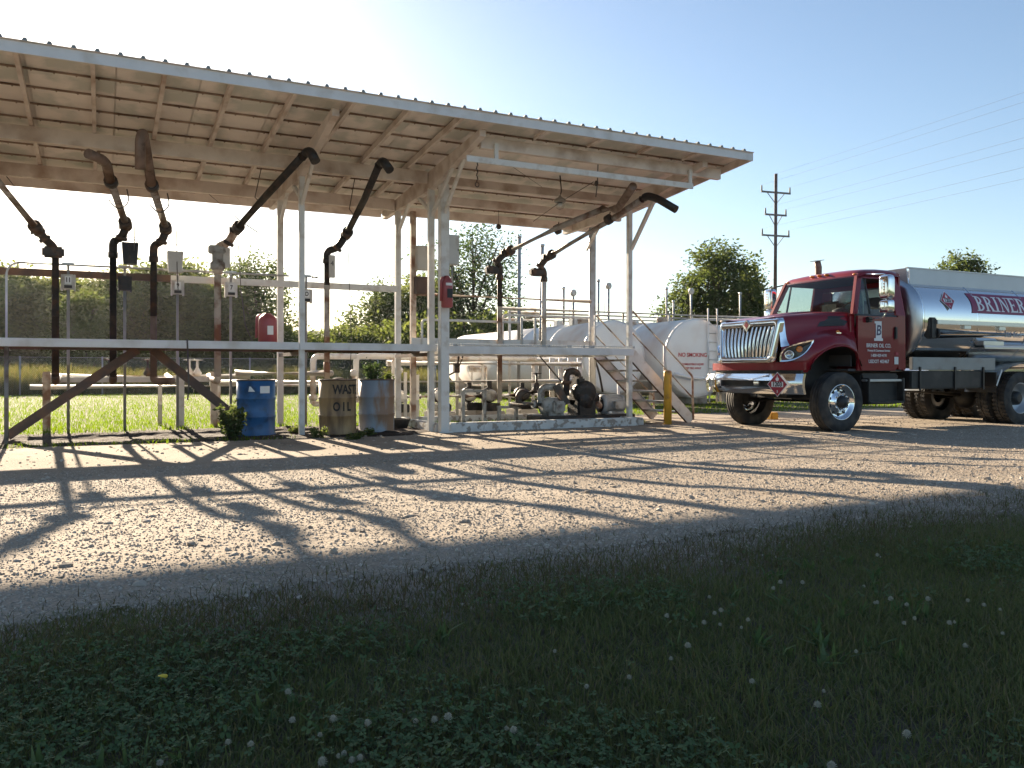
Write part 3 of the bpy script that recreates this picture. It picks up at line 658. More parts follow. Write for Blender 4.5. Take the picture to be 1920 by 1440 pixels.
# meter register on the thick riser
c = at(408, 470, y=YR)
reg = thing('meter_register', (c.x, YR, c.z - .3), 'bulky grey flow meter on the thick rusty riser', 'flow meter')
MB().bbox((c.x - .15, YR - .1, c.z - .05), (c.x + .12, YR + .1, c.z + .08), .02).build('meter_head', 'grey_cast', reg)
MB().lathe([(-.32, .1), (-.29, .12), (-.2, .12), (-.18, .09), (-.06, .09), (-.04, .11)], (c.x, YR, c.z), n=18).build('meter_barrel', 'grey_cast', reg)
cc = at(424, 480, y=YR); MB().bbox((cc.x - .06, YR - .04, cc.z - .2), (cc.x + .06, YR + .0, cc.z + .14), .01).build('meter_plate', 'grey_box', reg)
c = at(622, 500, y=YR - .05); sg = MB().bbox((c.x - .055, YR - .08, c.z - .2), (c.x + .055, YR - .06, c.z + .2), .008).build('arm_plate', 'grey_box', None, origin=(c.x, YR - .05, c.z - .2))
tag(sg, 'narrow pale metal plate on the slim white riser', 'plate')
text('4', (c.x, YR - .083, c.z + .05), (1, 0, 0), (0, 0, 1), .12, 'label_black', sg, 'number')

# ------------------------------------------------------------------ electrical boxes, extinguishers, lamp, ropes
def ebox(px0, py0, px1, py1, y, label, m='grey_box', dep=.16):
    a = at(px0, py1, y=y); b = at(px1, py0, y=y); t = thing('electrical_box', (a.x, y, a.z), label, 'electrical box')
    MB().bbox((a.x, y, a.z), (b.x, y + dep, b.z), .006).build('cabinet', m, t); MB().bbox((a.x + .012, y - .012, a.z + .012), (b.x - .012, y - .001, b.z - .012), .004).build('cover', m, t)
    MB().box((b.x - .03, y - .02, (a.z + b.z) / 2 - .02), (b.x - .018, y - .0125, (a.z + b.z) / 2 + .02)).build('latch', 'iron', t)
    return t, a, b
t, a, b = ebox(783, 462, 813, 505, 14.55, 'square pale grey electrical box between the two back posts')
t, a, b = ebox(838, 441, 861, 495, 12.70, 'tall pale electrical box on the wide stage post, conduit above it')
MB().tube([((a.x + b.x) / 2 - .1, 12.78, b.z), ((a.x + b.x) / 2 - .1, 12.84, zr(12.84) - .02)], .02, 10).build('conduit', 'conduit', t)
MB().tube([((a.x + b.x) / 2 - .1, 12.84, b.z + .06), ((a.x + b.x) / 2 - .1, 12.84, b.z + .14)], .034, 10).build('seal_fitting', 'conduit', t)
for dx in (-.08, .04): MB().tube([((a.x + b.x) / 2 + dx, 12.84, a.z - .35), ((a.x + b.x) / 2 + dx, 12.84, a.z)], .017, 8).build('conduit', 'conduit', t)
t, a, b = ebox(781, 519, 803, 550, 14.55, 'small dark electrical box beneath the square grey one', 'brown_steel')
def extinguisher(c, label, y, w=.13, h=.5):
    t = thing('fire_extinguisher', (c.x, y, c.z), label, 'fire extinguisher')
    MB().lathe([(0, w * .8), (.02, w), (h * .78, w * .98), (h * .88, w * .8), (h * .95, w * .45), (h, w * .3)], (c.x, y, c.z), n=18).build('cover', 'red_vinyl', t)
    pipe([(c.x - w * .4, y - w * .2, c.z + h * .97), (c.x - w * 1.15, y - .02, c.z + h * .9), (c.x - w * 1.2, y - .02, c.z + h * .2)], .02, 'hose', 'red_vinyl', t, 8, .08)
    MB().box((c.x - .03, y - w - .004, c.z + h * .3), (c.x + .06, y - w + .02, c.z + h * .58)).build('label_patch', 'label_white' if y > 13 else 'label_black', t)
    if y < 13: MB().box((c.x - .05, y - w - .004, c.z + h * .68), (c.x + .05, y - w + .02, c.z + h * .76)).build('label_patch', 'label_white', t)
    return t
c = at(502, 641, y=13.6); c.z = 1.445; extinguisher(c, 'red covered fire extinguisher standing on the walkway', 13.6, .15, .5)
c = at(838, 577, y=12.53); extinguisher(c, 'red covered fire extinguisher mounted on the wide stage post', 12.53, .095, .52)
# bare lamp under the canopy
lc = at(1050, 380, y=12.75); lamp = thing('hanging_lamp', (lc.x, 12.75, lc.z - .1), 'jar lamp with wire hanger under the canopy, unlit', 'lamp')
MB().lathe([(.12, .02), (.1, .03), (.06, .1), (.02, .105), (.0, .09)], lc, n=18).build('lamp_cap', 'lamp_metal', lamp)
MB().lathe([(.0, .07), (-.05, .085), (-.1, .06), (-.125, .02)], lc, n=16).build('glass_jar', 'lens', lamp)
MB().ball(lc - Vector((0, 0, .04)), .04).build('bulb', 'label_white', lamp)
pipe([lc + Vector((0, 0, .12)), lc + Vector((.03, 0, .2)), Vector((lc.x, 12.75, zr(12.75) + .1))], .012, 'hanger', 'iron', lamp, 8, .05)
def cord(name, label, pts, r=.006, m='rope', cat='rope', group=None):
    o = MB().tube(pts, r, 6).build(name, m, None, origin=pts[0]); return tag(o, label, cat, group)
zs = lambda y: zr(y) + .1
cord('guy_cable', 'dark cable slung diagonally under the canopy past the lamp', [at(1000, 415, y=14.2), at(1052, 378, y=12.9), at(1113, 341, y=11.3)])
cord('guy_cable', 'thin cable crossing below the canopy behind the lamp', [at(960, 312, y=12.1), at(1050, 374, y=14.2), at(1160, 345, y=13.6)], .004)
hk = at(890, 320, y=11.2); t = thing('hook_chain', (hk.x, 11.2, hk.z - .25), 'short chain with a ring hanging from the canopy rail', 'chain')
for k in range(6):
    z0 = 4.07 - k * .05; MB().tube([(hk.x, 11.11, z0), (hk.x + .012 * (-1) ** k, 11.11, z0 - .045)], .009, 6).build('link', 'iron', t)
n = 14; MB().tube([(hk.x + .03 * math.cos(2 * math.pi * k / n), 11.11, 3.75 + .035 * math.sin(2 * math.pi * k / n)) for k in range(n + 1)], .007, 6).build('ring', 'iron', t)
pz = at(1115, 345, y=11.3); t = thing('pulley', (pz.x, 11.3, pz.z), 'small dark pulley block with a rope loop at the canopy rail', 'pulley')
MB().lathe([(-.015, .03), (-.01, .045), (.01, .045), (.015, .03)], (pz.x, 11.25, pz.z), (1, 0, 0), 12).build('sheave', 'iron', t)
pipe([(pz.x, 11.2, 4.3), (pz.x + .02, 11.25, pz.z), (pz.x - .01, 11.25, pz.z - .22)], .01, 'rope_loop', 'rope', t, 6)
pz = at(935, 425, y=14.6); t = thing('pulley', (pz.x, 14.6, pz.z), 'pulley on a rope above the guard rail', 'pulley')
MB().lathe([(-.015, .03), (-.01, .055), (.01, .055), (.015, .03)], (pz.x, 14.6, pz.z), (0, 1, 0), 12).build('sheave', 'iron', t); MB().tube([(pz.x, 14.6, pz.z), (pz.x, 14.6, zs(14.6))], .005, 6).build('rope', 'rope', t)
cord('pull_rope', 'thin rope hanging straight down from the slim riser arm', [at(652, 446, y=13.9), at(659, 640, y=13.95), at(656, 712, y=14.0)], .006)
cord('pull_rope', 'loose cord curving down from the thick riser arm', [at(447, 460, y=14.3), at(452, 545, y=14.2), at(460, 610, y=14.15), at(474, 642, y=14.1)], .007)
cord('pull_rope', 'stay rope running down to the first dark arm', [at(5, 322, y=15.1), at(82, 418, y=14.35)], .008)
cord('pull_rope', 'rod slanting down from the canopy to the thick riser arm', [at(375, 350, y=15.2), at(452, 415, y=14.3), at(484, 436, y=14.1)], .009)
cord('pull_rope', 'wire from canopy to the boom of the slim riser arm', [at(665, 335, y=13.9), at(655, 392, y=13.4), at(664, 404, y=13.3)], .007)
cord('pull_rope', 'wire from canopy to the boom of the thick riser arm', [at(490, 315, y=13.9), at(478, 370, y=13.4), at(490, 382, y=13.2)], .007)
cord('pull_rope', 'wire chain below the black drip bucket arm', [at(252, 425, y=14.2), at(252, 470, y=14.1)], .007)
cord('pull_rope', 'wire chain dropping from the gooseneck arm to its switch box', [at(331, 432, y=14.3), at(332, 500, y=14.2), at(334, 545, y=14.3)], .007)
cord('tie_strap', 'black strap looped over the walkway edge beam', [at(351, 636, y=12.97), at(352, 662, y=12.97), at(354, 720, y=12.98), at(352, 750, y=13.0)], .012)

# ------------------------------------------------------------------ drums
def drum(px, py, m, name, label, extra=None, h=.875, r=.292):
    c = at(px, py, z=0); k_ = (c.length + r) / c.length; c = Vector((c.x * k_, c.y * k_, float(ground_z(c.x * k_, c.y * k_)) + .012))
    t = thing(name, c, label, 'drum', 'oil drums beside the rack')
    prof = [(.0, r * .97), (.012, r + .006), (.02, r + .006), (.03, r)]
    for z in (.3, .58): prof += [(z - .022, r), (z - .008, r + .011), (z + .008, r + .011), (z + .022, r)]
    prof += [(h - .02, r)]
    MB().lathe(prof, c, n=40).build('shell', m, t)
    MB().lathe([(h - .02, r + .002), (h - .012, r + .01), (h, r + .008), (h + .002, r - .004), (h - .012, r - .012), (h - .02, r - .03), (h - .02, 0)], c, n=40).build('rim', 'drum_rim', t)
    return t, c
t, dc = drum(480, 820, 'blue_drum', 'oil_drum', 'blue steel drum with two paper labels beside a weed')
def onshell(t, c, ang, z, w, h, m, name, r=.292, poly=None):
    n = 6; pts = []
    rows = [[(c.x + (r + .0045) * math.sin(ang + w * (k / n - .5) / r), c.y - (r + .0045) * math.cos(ang + w * (k / n - .5) / r), c.z + zz) for k in range(n + 1)] for zz in (z - h / 2, z + h / 2)]
    if poly: rows[1] = [Vector(rows[1][0]).lerp(Vector(rows[1][-1]), .15 + .2 * k / n) for k in range(n + 1)]
    mb = MB(); mb.grid(rows, True); mb.build(name, m, t, fixn=False)
camang = math.atan2(0 - dc.x, dc.y)
onshell(t, dc, camang + .48, .72, .16, .11, 'label_white', 'paper_label'); onshell(t, dc, camang - .22, .73, .1, .08, 'label_white', 'paper_label', poly=True)
t, dc = drum(633, 818, 'yellow_drum', 'oil_drum', 'rusty yellow drum stencilled WASTE OIL')
def stencil(t, c, txt, a0, z, size, r=.292):
    vs, fs = text_mesh(txt, size, .001, bold=.006); mb = MB()
    mb.add([(c.x + (r + .004 + v.z) * math.sin(a0 + v.x * .72 / r), c.y - (r + .004 + v.z) * math.cos(a0 + v.x * .72 / r), c.z + z + v.y) for v in vs], fs); mb.build('stencil_lettering', 'stencil', t, fixn=False)
ca = math.atan2(-dc.x, dc.y)
stencil(t, dc, 'WASTE', ca + .55, .71, .2); stencil(t, dc, 'O I L', ca + .25, .44, .19)
MB().ball(dc + Vector((.02, .02, .87)), .12, 12, (1, 1, .25)).build('spill_lid', 'drum_rim', t)
t, gd = drum(706, 813, 'grey_drum', 'oil_drum', 'grey-blue rust-patched drum with weeds growing out of its top')
# black rubber tub
c = at(746, 806, z=0); tb = MB(); tb.lathe([(.0, .12), (.02, .15), (.17, .21), (.18, .215), (.18, .2), (.03, .13), (.03, 0)], (c.x + .1, c.y + .25, .0), n=24)
tag(tb.build('rubber_tub', 'rubber', None, origin=(c.x + .1, c.y + .25, 0)), 'low black rubber tub behind the grey drum', 'tub')
# ------------------------------------------------------------------ storage tanks
def tank(x, y0, y1, D, cz, label, text_on=False):
    t = thing('storage_tank', (x, y0, 0), label, 'tank', 'white storage tanks'); r = D / 2; L = y1 - y0
    prof = [(-.055, 0), (-.052, r * .5), (-.045, r * .85), (-.03, r * .965), (0, r)]
    MB().lathe(prof, (x, y0, cz), (0, 1, 0), 56).build('end_cap', 'tank_white', t)
    MB().lathe([(.021, r), (L, r), (L + .03, r * .94), (L + .07, r * .75), (L + .1, 0)], (x, y0, cz), (0, 1, 0), 56).build('shell', 'tank_white', t)
    MB().lathe([(-.004, r - .03), (-.006, r + .012), (.03, r + .012), (.034, r)], (x, y0, cz), (0, 1, 0), 56, close=True).build('rim_weld', 'tank_white', t)
    for k in range(1, 5):
        yy = y0 + L * k / 5; MB().lathe([(-.02, r), (-.015, r + .006), (.015, r + .006), (.02, r)], (x, yy, cz), (0, 1, 0), 56, close=True).build('weld_seam', 'tank_white', t)
    for yy in (y0 + .9, y1 - .9):
        MB().prism([(x - r * .85, yy - .15, -.08), (x + r * .85, yy - .15, -.08), (x + r * .85, yy - .15, cz - r * .55), (x + r * .45, yy - .15, cz - r * .88), (x, yy - .15, cz - r * .98), (x - r * .45, yy - .15, cz - r * .88), (x - r * .85, yy - .15, cz - r * .55)], (0, .3, 0)).build('saddle', 'concrete', t)
    MB().lathe([(0, .25), (.12, .25), (.13, .28), (.16, .28)], (x, y0 + 1.6, cz + r - .04), n=18).build('manway', 'rusty_white', t)
    return t
TA = tank(13.6, 20.7, 31.5, 2.18, 1.445, 'white horizontal tank behind the stage, rust stains along its top')
TB = tank(16.2, 20.1, 31.0, 2.4, 1.42, 'white horizontal tank with red NO SMOKING lettering on its end')
TC = tank(19.0, 20.3, 31.0, 2.4, 1.42, 'white horizontal tank half hidden behind the truck')
text('NO SMOKING', (16.0, 20.1 - .06, 1.52), (1, 0, 0), (0, 0, 1), .17, 'tank_red', TB, 'lettering', .004)
for k, s_ in enumerate(('COMBUSTIBLE LIQUID', 'KEEP FIRE AWAY')): text(s_, (16.0, 20.1 - .06, 1.24 - k * .12), (1, 0, 0), (0, 0, 1), .085, 'tank_red', TB, 'lettering', .002)
for x in (16.55, 16.9):
    MB().tube([(x, 20.0, 2.95), (x, 19.94, .1)], .024, 8).build('ladder_rail', 'tank_white', TB)
for k in range(10): MB().tube([(16.55, 19.95 + .006 * k, .3 + .27 * k), (16.9, 19.95 + .006 * k, .3 + .27 * k)], .013, 6).build('ladder_rung', 'tank_white', TB)
pipe([(16.9, 20.02, .85), (16.0, 19.85, .8), (15.2, 19.9, .95)], .05, 'drain_pipe', 'tank_white', TB, rad=.3)
cat = thing('tank_pipework', (13.6, 21, 2.5), 'white pipes and catwalk rails running across the tops of the tanks', 'pipework')
for y, z, x0, x1, r in ((20.9, 2.79, 9.9, 20.2, .05), (21.5, 2.74, 10.5, 20.2, .04), (22.6, 2.82, 11.5, 20.0, .055), (24.1, 2.82, 12.4, 20, .05), (26.2, 2.86, 12.5, 20, .05)):
    MB().tube([(x0, y, z), (x1, y, z)], r, 10).build('cross_pipe', 'white_pipe', cat)
for x in (13.1, 14.1, 15.8, 16.7, 18.6): MB().tube([(x, 20.95, 2.3), (x, 20.95, 2.79)], .03, 8).build('support', 'white_pipe', cat)
for x in (9.95, 10.55): MB().tube([(x, 20.95 if x < 10 else 21.5, -.05), (x, 20.95 if x < 10 else 21.5, 2.78)], .04, 8).build('support', 'white_pipe', cat)
for x, y in ((13.3, 22.5), (13.9, 22.7), (15.9, 23), (16.5, 24.2), (13.6, 24)):
    MB().bbox((x - .14, y - .14, 2.45), (x + .14, y + .14, 2.72), .03).build('valve_box', 'white_pipe', cat)
def vent(px, py, y, head, lab, lean=0.):
    p = at(px, py, y=y); zb = 2.45 if p.x > 12 else -.05
    if zb > 0: p0 = Vector((p.x - lean, y, zb))
    else: p0 = Vector((p.x - lean, y, -.1))
    t = thing('vent_pipe', p0, lab, 'vent pipe', 'vent pipes on the tanks')
    MB().tube([p0, p], .035, 8).build('stack', 'conduit', t)
    if head: 
        MB().lathe([(-.05, .04), (-.045, .1), (.045, .1), (.05, .04)], p, (.3, -1, 0), 14).build('gauge_head', 'grey_box', t); MB().tube([p + Vector((-.09, 0, -.02)), p + Vector((-.14, 0, -.5)), p + Vector((-.16, 0, -.9))], .008, 5).build('cable', 'iron', t)
    else: MB().lathe([(-.04, .05), (.02, .055), (.04, .03)], p, n=10).build('cap', 'conduit', t)
for a in ((1057, 540, 22.0, 0, 'short flat-capped vent pipe between white riser and round stage post'), (1075, 549, 21.8, 1, 'vent pipe with gauge head behind the stage, before the round post'), (1122, 526, 21.5, 0, 'tall flat-capped vent pipe just past the round stage post'),
          (1141, 536, 21.6, 1, 'vent pipe with gauge head between the round and the square stage posts'), (1250, 541, 22, 0, 'flat-capped vent pipe standing alone above the stair handrail'), (1263, 565, 24, 0, 'shortest flat-capped vent pipe, before the low spreading tree'),
          (1296, 546, 21, 1, 'vent pipe with gauge head on the NO SMOKING tank'), (1388, 550, 21.5, 0, 'flat-capped vent pipe above the truck grille')): vent(*a)
for px, py in ((974, 444), (1017, 460)):
    p = at(px, py, y=21.2); p2 = at(px - (2 if px < 1000 else 6), 600, y=21.2)
    t = thing('tall_stack', (p2.x, 21.2, -.05), 'tall bare vent mast behind the stage' + (', slightly leaning' if px > 1000 else ', upright'), 'mast'); MB().tube([(p2.x, 21.2, -.1), p], .05, 8).build('mast_pipe', 'conduit', t); MB().lathe([(0, .065), (.06, .065)], p - Vector((0, 0, .03)), n=10).build('cap', 'conduit', t)

# ------------------------------------------------------------------ pipe rack behind the walkway
def PW(px, py, y): return at(px, py, y=y)
rk = thing('pipe_rack', (0, 15.3, 0), 'low rack of white pipes on square posts behind the walkway', 'pipe rack')
a, b = PW(92, 712, 15.3), PW(398, 712, 15.3)
MB().bbox((a.x - .1, 15.28, a.z - .045), (b.x, 15.36, a.z + .045), .006).build('rack_beam', 'white_paint', rk)
for px, m in ((88, 'rusty_white'), (338, 'white_paint'), (400, 'rusty_white')):
    p = PW(px, 750, 15.3); MB().bbox((p.x - .055, 15.17, -.05), (p.x + .055, 15.27, a.z + .13), .006).build('rack_post', m, rk)
p0, p1 = PW(92, 706, 15.75), PW(404, 706, 15.75)
MB().tube([(p0.x, 15.75, p0.z), (p1.x + .6, 15.75, p0.z)], .05, 12).build('pipe', 'white_pipe', rk)
MB().tube([(p0.x - .3, 16.1, p0.z - .18), (p1.x + 3.2, 16.1, p0.z - .18)], .045, 12).build('pipe', 'white_pipe', rk)
for px in (88, 300, 410):
    p = PW(px, 740, 15.95); MB().tube([(p.x, 15.95, -.05), (p.x, 15.95, p0.z - .02)], .035, 10).build('pipe_leg', 'white_pipe', rk)
for k, px in enumerate((104, 212, 288, 408)):                      # elbows feeding the risers
    p = PW(px, 705, YR); zz = .93
    ex = .28 if k == 2 else 0
    pipe([(p.x, YR, zz + .06), (p.x, YR, zz - .07), (p.x + ex, YR + (.02 if ex else .4), zz - .07), (p.x + ex, 15.75, zz - .07 + (p0.z - zz + .07))], .058, 'elbow', ('iron', 'iron', 'brown_pipe', 'rusty_white')[k], rk, rad=.12)
for px in (205, 277, 355, 370):
    p = PW(px, 690, 15.75); MB().lathe([(-.0, .06), (.06, .075), (.1, .05), (.16, .02), (.3, .02)], (p.x, 15.75, p0.z), n=12).build('valve_body', 'iron' if px < 300 else 'white_pipe', rk); MB().lathe([(0, .02), (.005, .1), (.015, .1), (.02, .02)], (p.x, 15.75, p0.z + .28), n=16).build('handwheel', 'brown_pipe' if px < 300 else 'white_pipe', rk)
mf = thing('pipe_manifold', (3.5, 15.7, 0), 'white pipe manifold with inverted loops behind the drums', 'pipework')
YM = 15.7
z1, z2, z3 = PW(600, 668, YM).z, PW(600, 700, YM).z, PW(600, 717, YM).z
X_ = lambda px, y=YM: at(px, 700, y=y).x
MB().tube([(X_(436), YM - .3, z2), (X_(600), YM - .3, z2)], .06, 12).build('pipe', 'white_pipe', mf)
pipe([(X_(596), YM - .3, z2), (X_(614), YM - .3, z2), (at(613, 700, y=YR).x, YR, z2), (at(613, 700, y=YR).x, YR, z2 + .2)], .056, 'elbow', 'rusty_white', mf, rad=.15)
MB().tube([(X_(396), YM + .25, z3), (X_(1100), YM + .25, z3)], .055, 12).build('pipe', 'white_pipe', mf)
pipe([(X_(587), YM, .42), (X_(587), YM, z1), (X_(668), YM, z1)], .055, 'loop_pipe', 'white_pipe', mf, rad=.12)
pipe([(X_(668), YM + .01, .42), (X_(668), YM + .01, z1 + .01), (X_(742), YM + .01, z1 + .01)], .057, 'loop_pipe', 'white_pipe', mf, rad=.12)
pipe([(X_(740), YM + .02, .42), (X_(740), YM + .02, z1 - .01), (X_(1005), YM + .02, z1 - .01)], .055, 'loop_pipe', 'white_pipe', mf, rad=.12)
MB().tube([(X_(740), YM + .5, z1 - .12), (X_(1110), YM + .5, z1 - .12)], .06, 12).build('pipe', 'white_pipe', mf)
MB().tube([(X_(836), YM + 1.3, z1 - .02), (X_(1115), YM + 1.3, z1 - .02)], .11, 16).build('header_pipe', 'white_pipe', mf)
for px in (587, 668, 740): MB().lathe([(0, .05), (.03, .085), (.09, .085), (.12, .05)], (X_(px), YM, .46), n=14).build('flange', 'white_pipe', mf)
for px, z in ((660, z2), (745, z2 + .06), (640, .45), (830, z2)): 
    MB().ball((X_(px), YM - .12, z), .075).build('valve_bonnet', 'white_pipe', mf); MB().tube([(X_(px), YM - .12, z), (X_(px), YM - .12, .06)], .03, 8).build('pipe_leg', 'white_pipe', mf)
pipe([(X_(587), YM - .02, .5), (X_(587), YM - .02, .4), (X_(660), YM - .02, .4)], .05, 'elbow', 'white_pipe', mf, rad=.1)
for px, y, zt in ((760, 15.5, 1.0), (783, 15.6, .95), (905, 16.2, 1.2), (935, 16.4, 1.1), (857, 16.2, 1.25), (1000, 16.2, 1.2), (1160, 16.8, .8)):
    p = at(px, 700, y=y); MB().tube([(p.x, y, -.05), (p.x, y, zt)], .035, 10).build('pipe_leg', 'white_pipe', mf)
for px in (1035, 1051, 1069, 1087):
    p = at(px, 700, y=16.6); MB().tube([(p.x, 16.6, .3), (p.x, 16.6, 1.33)], .062 if px != 1051 else .045, 12).build('standpipe', 'white_pipe', mf)
pipe([at(885, 690, y=16.4), at(885, 722, y=16.4), at(912, 722, y=16.4), at(912, 690, y=16.4), at(885, 690, y=16.4)], .02, 'bracket', 'white_pipe', mf, 8, .02)
MB().bbox(at(880, 700, y=16.5) + Vector((0, 0, .02)), at(914, 685, y=16.5) + Vector((0, .12, 0)), .01).build('small_box', 'white_pipe', mf)
MB().bbox(at(855, 690, y=14.0) - Vector((.02, 0, .09)), at(855, 690, y=14.0) + Vector((.08, .1, .09)), .01).build('junction_box', 'iron', mf)
pipe([at(860, 668, y=14.0), at(858, 688, y=14.0)], .018, 'conduit', 'iron', mf); pipe([at(868, 668, y=14.0), at(858, 695, y=14.0), at(842, 703, y=14.0)], .016, 'conduit', 'iron', mf, rad=.05)
MB().bar(at(1012, 668, y=14.2), at(1058, 722, y=14.2), .02, .02).build('stay', 'iron', mf)
pipe([at(1115, 672, y=14.5), at(1124, 700, y=14.5), at(1130, 735, y=14.5)], .022, 'hose', 'black_iron', mf, rad=.3)

# ------------------------------------------------------------------ pumps
def small_pump(px, y, label, cap='white_pipe'):
    p = at(px, 748, y=y); t = thing('transfer_pump', (p.x, y, 0), label, 'pump', 'small pumps behind the curb'); c = Vector((p.x, y, .52))
    MB().lathe([(-.24, .06), (-.22, .11), (-.16, .13), (-.02, .13), (0, .11)], c, (.25, 1, 0), 18).build('motor', cap, t)
    for k in range(5): MB().lathe([(-.01, .125), (-.008, .14), (.0, .14), (.002, .125)], c + Vector((.25, 1, 0)).normalized() * (-.14 + k * .03), (.25, 1, 0), 18, close=True).build('cooling_fin', 'black_iron', t)
    MB().lathe([(0, .1), (.03, .16), (.16, .16), (.2, .1)], c + Vector((0, .02, 0)), (.25, 1, 0), 18).build('volute', 'black_iron', t)
    MB().tube([c + Vector((.05, .12, 0)), c + Vector((.05, .12, .3))], .05, 12).build('outlet', 'black_iron', t)
    MB().bbox((c.x - .14, y - .22, .2), (c.x + .16, y + .3, .36), .02).build('motor_base', 'black_iron', t); MB().bbox((c.x - .22, y - .28, -.04), (c.x + .24, y + .4, .2), .02).build('plinth', 'concrete', t)
    for dx in (-1, 1): MB().tube([c + Vector((dx * .12, .14, -.02)), c + Vector((dx * .5, .14, -.02))], .05, 12).build('pipe_stub', 'brown_pipe' if dx < 0 else 'white_pipe', t)
small_pump(749, 15.9, 'small white-capped pump behind the grey drum'); small_pump(826, 15.9, 'small white-capped pump behind the wide stage post'); small_pump(918, 15.7, 'small pump with ribbed grey motor face under the stage', 'grey_cast')
small_pump(980, 16.1, 'small dark pump between the pipe stands under the stage', 'black_iron'); small_pump(880, 16.2, 'small pump with slanted white guard under the stage', 'white_pipe')
def stand(px0, px1, py, y, label):
    a, b = at(px0, py, y=y), at(px1, py, y=y); t = thing('pipe_stand', (a.x, y, 0), label, 'pipe stand')
    for x in (a.x, b.x): MB().box((x - .03, y - .03, .0), (x + .03, y + .03, a.z)).build('leg', 'grey_cast', t)
    MB().box((a.x - .035, y - .035, a.z), (b.x + .035, y + .035, a.z + .05)).build('crossbar', 'grey_cast', t)
stand(868, 908, 736, 14.4, 'tall grey steel pipe stand under the stage'); stand(936, 968, 766, 14.4, 'short grey steel pipe stand beside the dark pump')
YP = 13.75
pu = thing('pump_unit', (7.6, YP, .05), 'large black pump with grey electric motor and iron pipes behind the curb', 'pump')
Q = lambda px, py, y=YP: at(px, py, y=y)
m0, m1 = Q(1124, 758), Q(1172, 758)
MB().lathe([(0, .1), (.01, .175), (.05, .195), (.09, .195), (.1, .18), (.42, .18), (.44, .195), (.5, .18), (.53, .08)], (m0.x, YP, m0.z), (1, 0, 0), 24).build('motor', 'motor_grey', pu)
for k in range(9):
    a_ = -1.2 + k * .3 + math.pi / 2
    MB().bar((m0.x + .11, YP + math.cos(a_) * .185, m0.z + math.sin(a_) * .185), (m0.x + .42, YP + math.cos(a_) * .185, m0.z + math.sin(a_) * .185), .01, .02).build('cooling_fin', 'motor_grey', pu)
MB().lathe([(-.012, .03), (-.01, .15), (.0, .16)], (m0.x, YP, m0.z), (1, 0, 0), 20).build('fan_cover', 'black_iron', pu)
MB().bbox((m0.x + .18, YP - .3, m0.z - .08), (m0.x + .36, YP - .17, m0.z + .06), .01).build('terminal_box', 'motor_grey', pu)
MB().box((m0.x + .1, YP - .201, m0.z - .17), (m0.x + .16, YP - .199, m0.z - .13)).build('name_plate', 'label_white', pu)
MB().bbox((m0.x + .06, YP - .2, .18), (m0.x + .48, YP + .2, m0.z - .14), .02).build('motor_foot', 'motor_grey', pu)
MB().bbox((Q(1000, 760).x, YP - .28, .05), (m1.x + .05, YP + .28, .185), .01).build('skid', 'black_iron', pu)
b = Q(1090, 750)
MB().lathe([(-.2, .12), (-.16, .25), (-.05, .29), (.08, .29), (.16, .22), (.24, .12), (.36, .09)], (b.x, YP, .5), (1, 0, 0), 22).build('casing', 'black_iron', pu)
MB().bbox((b.x - .2, YP - .22, .15), (b.x + .2, YP + .22, .5), .03).build('pedestal', 'black_iron', pu)
MB().lathe([(-.16, .1), (-.14, .2), (-.08, .23), (.06, .23), (.12, .19), (.14, .1)], (b.x - .02, YP - .12, .62), (.25, 1, .1), 20).build('gearbox', 'black_iron', pu)
MB().bbox((b.x - .2, YP - .2, .55), (b.x - .02, YP + .05, .92), .04).build('gear_cover', 'iron', pu)
for k in range(8):
    a_ = k * math.pi / 4; MB().lathe([(0, .018), (.02, .016)], Vector((b.x - .06, YP - .285, .6)) + Vector((math.cos(a_) * .17, 0, math.sin(a_) * .17)), (0, -1, 0), 6).build('bolt', 'iron', pu)
a0, a1 = Q(1062, 728), Q(1084, 728)
pipe([(a0.x, YP, .55), (a0.x, YP, 1.02), (a1.x, YP, 1.02), (a1.x, YP, .6)], .065, 'bypass_loop', 'iron', pu, rad=.13)
for xx in (a0.x, a1.x): MB().lathe([(-.03, .09), (.0, .1), (.03, .09)], (xx, YP, .8), n=16).build('flange', 'iron', pu)
c0 = Q(1040, 760); MB().lathe([(-.3, .1), (-.27, .15), (-.12, .17), (.05, .16), (.12, .1)], (c0.x, YP, .36), (1, 0, 0), 20).build('meter_body', 'grey_cast', pu)
MB().bbox((c0.x - .14, YP - .26, .24), (c0.x + .1, YP - .1, .46), .03).build('meter_cover', 'grey_cast', pu)
MB().bbox((c0.x - .2, YP - .15, .16), (c0.x + .12, YP + .15, .26), .01).build('meter_foot', 'grey_cast', pu)
e0 = Q(1014, 752); pipe([(e0.x, YP, .42), (e0.x, YP, .72), (e0.x + .3, YP, .72)], .07, 'suction_elbow', 'grey_cast', pu, rad=.16)
MB().bar((e0.x + .28, YP - .05, .76), (e0.x + .5, YP - .1, .4), .13, .13).build('strainer', 'iron', pu)
pipe([(e0.x, YP + .02, .4), (e0.x - .65, YP + .02, .4)], .045, 'inlet_pipe', 'grey_cast', pu); MB().lathe([(-.03, .075), (.03, .075)], (e0.x - .14, YP + .02, .4), (1, 0, 0), 14).build('flange', 'grey_cast', pu)
pipe([(e0.x + .02, YP + .35, .62), (e0.x - .3, YP + .35, .62), (e0.x - .3, YP + .35, .36), (e0.x + .2, YP + .35, .36)], .06, 'return_pipe', 'iron', pu, rad=.14)
v = Q(1006, 725, YP + .35); MB().lathe([(-.1, .07), (-.05, .09), (.02, .06), (.08, .05), (.1, .02), (.28, .02)], (v.x, YP + .35, .7), n=14).build('gate_valve', 'iron', pu); MB().lathe([(0, .02), (.006, .1), (.016, .1), (.022, .02)], (v.x, YP + .35, .97), n=16).build('handwheel', 'iron', pu)
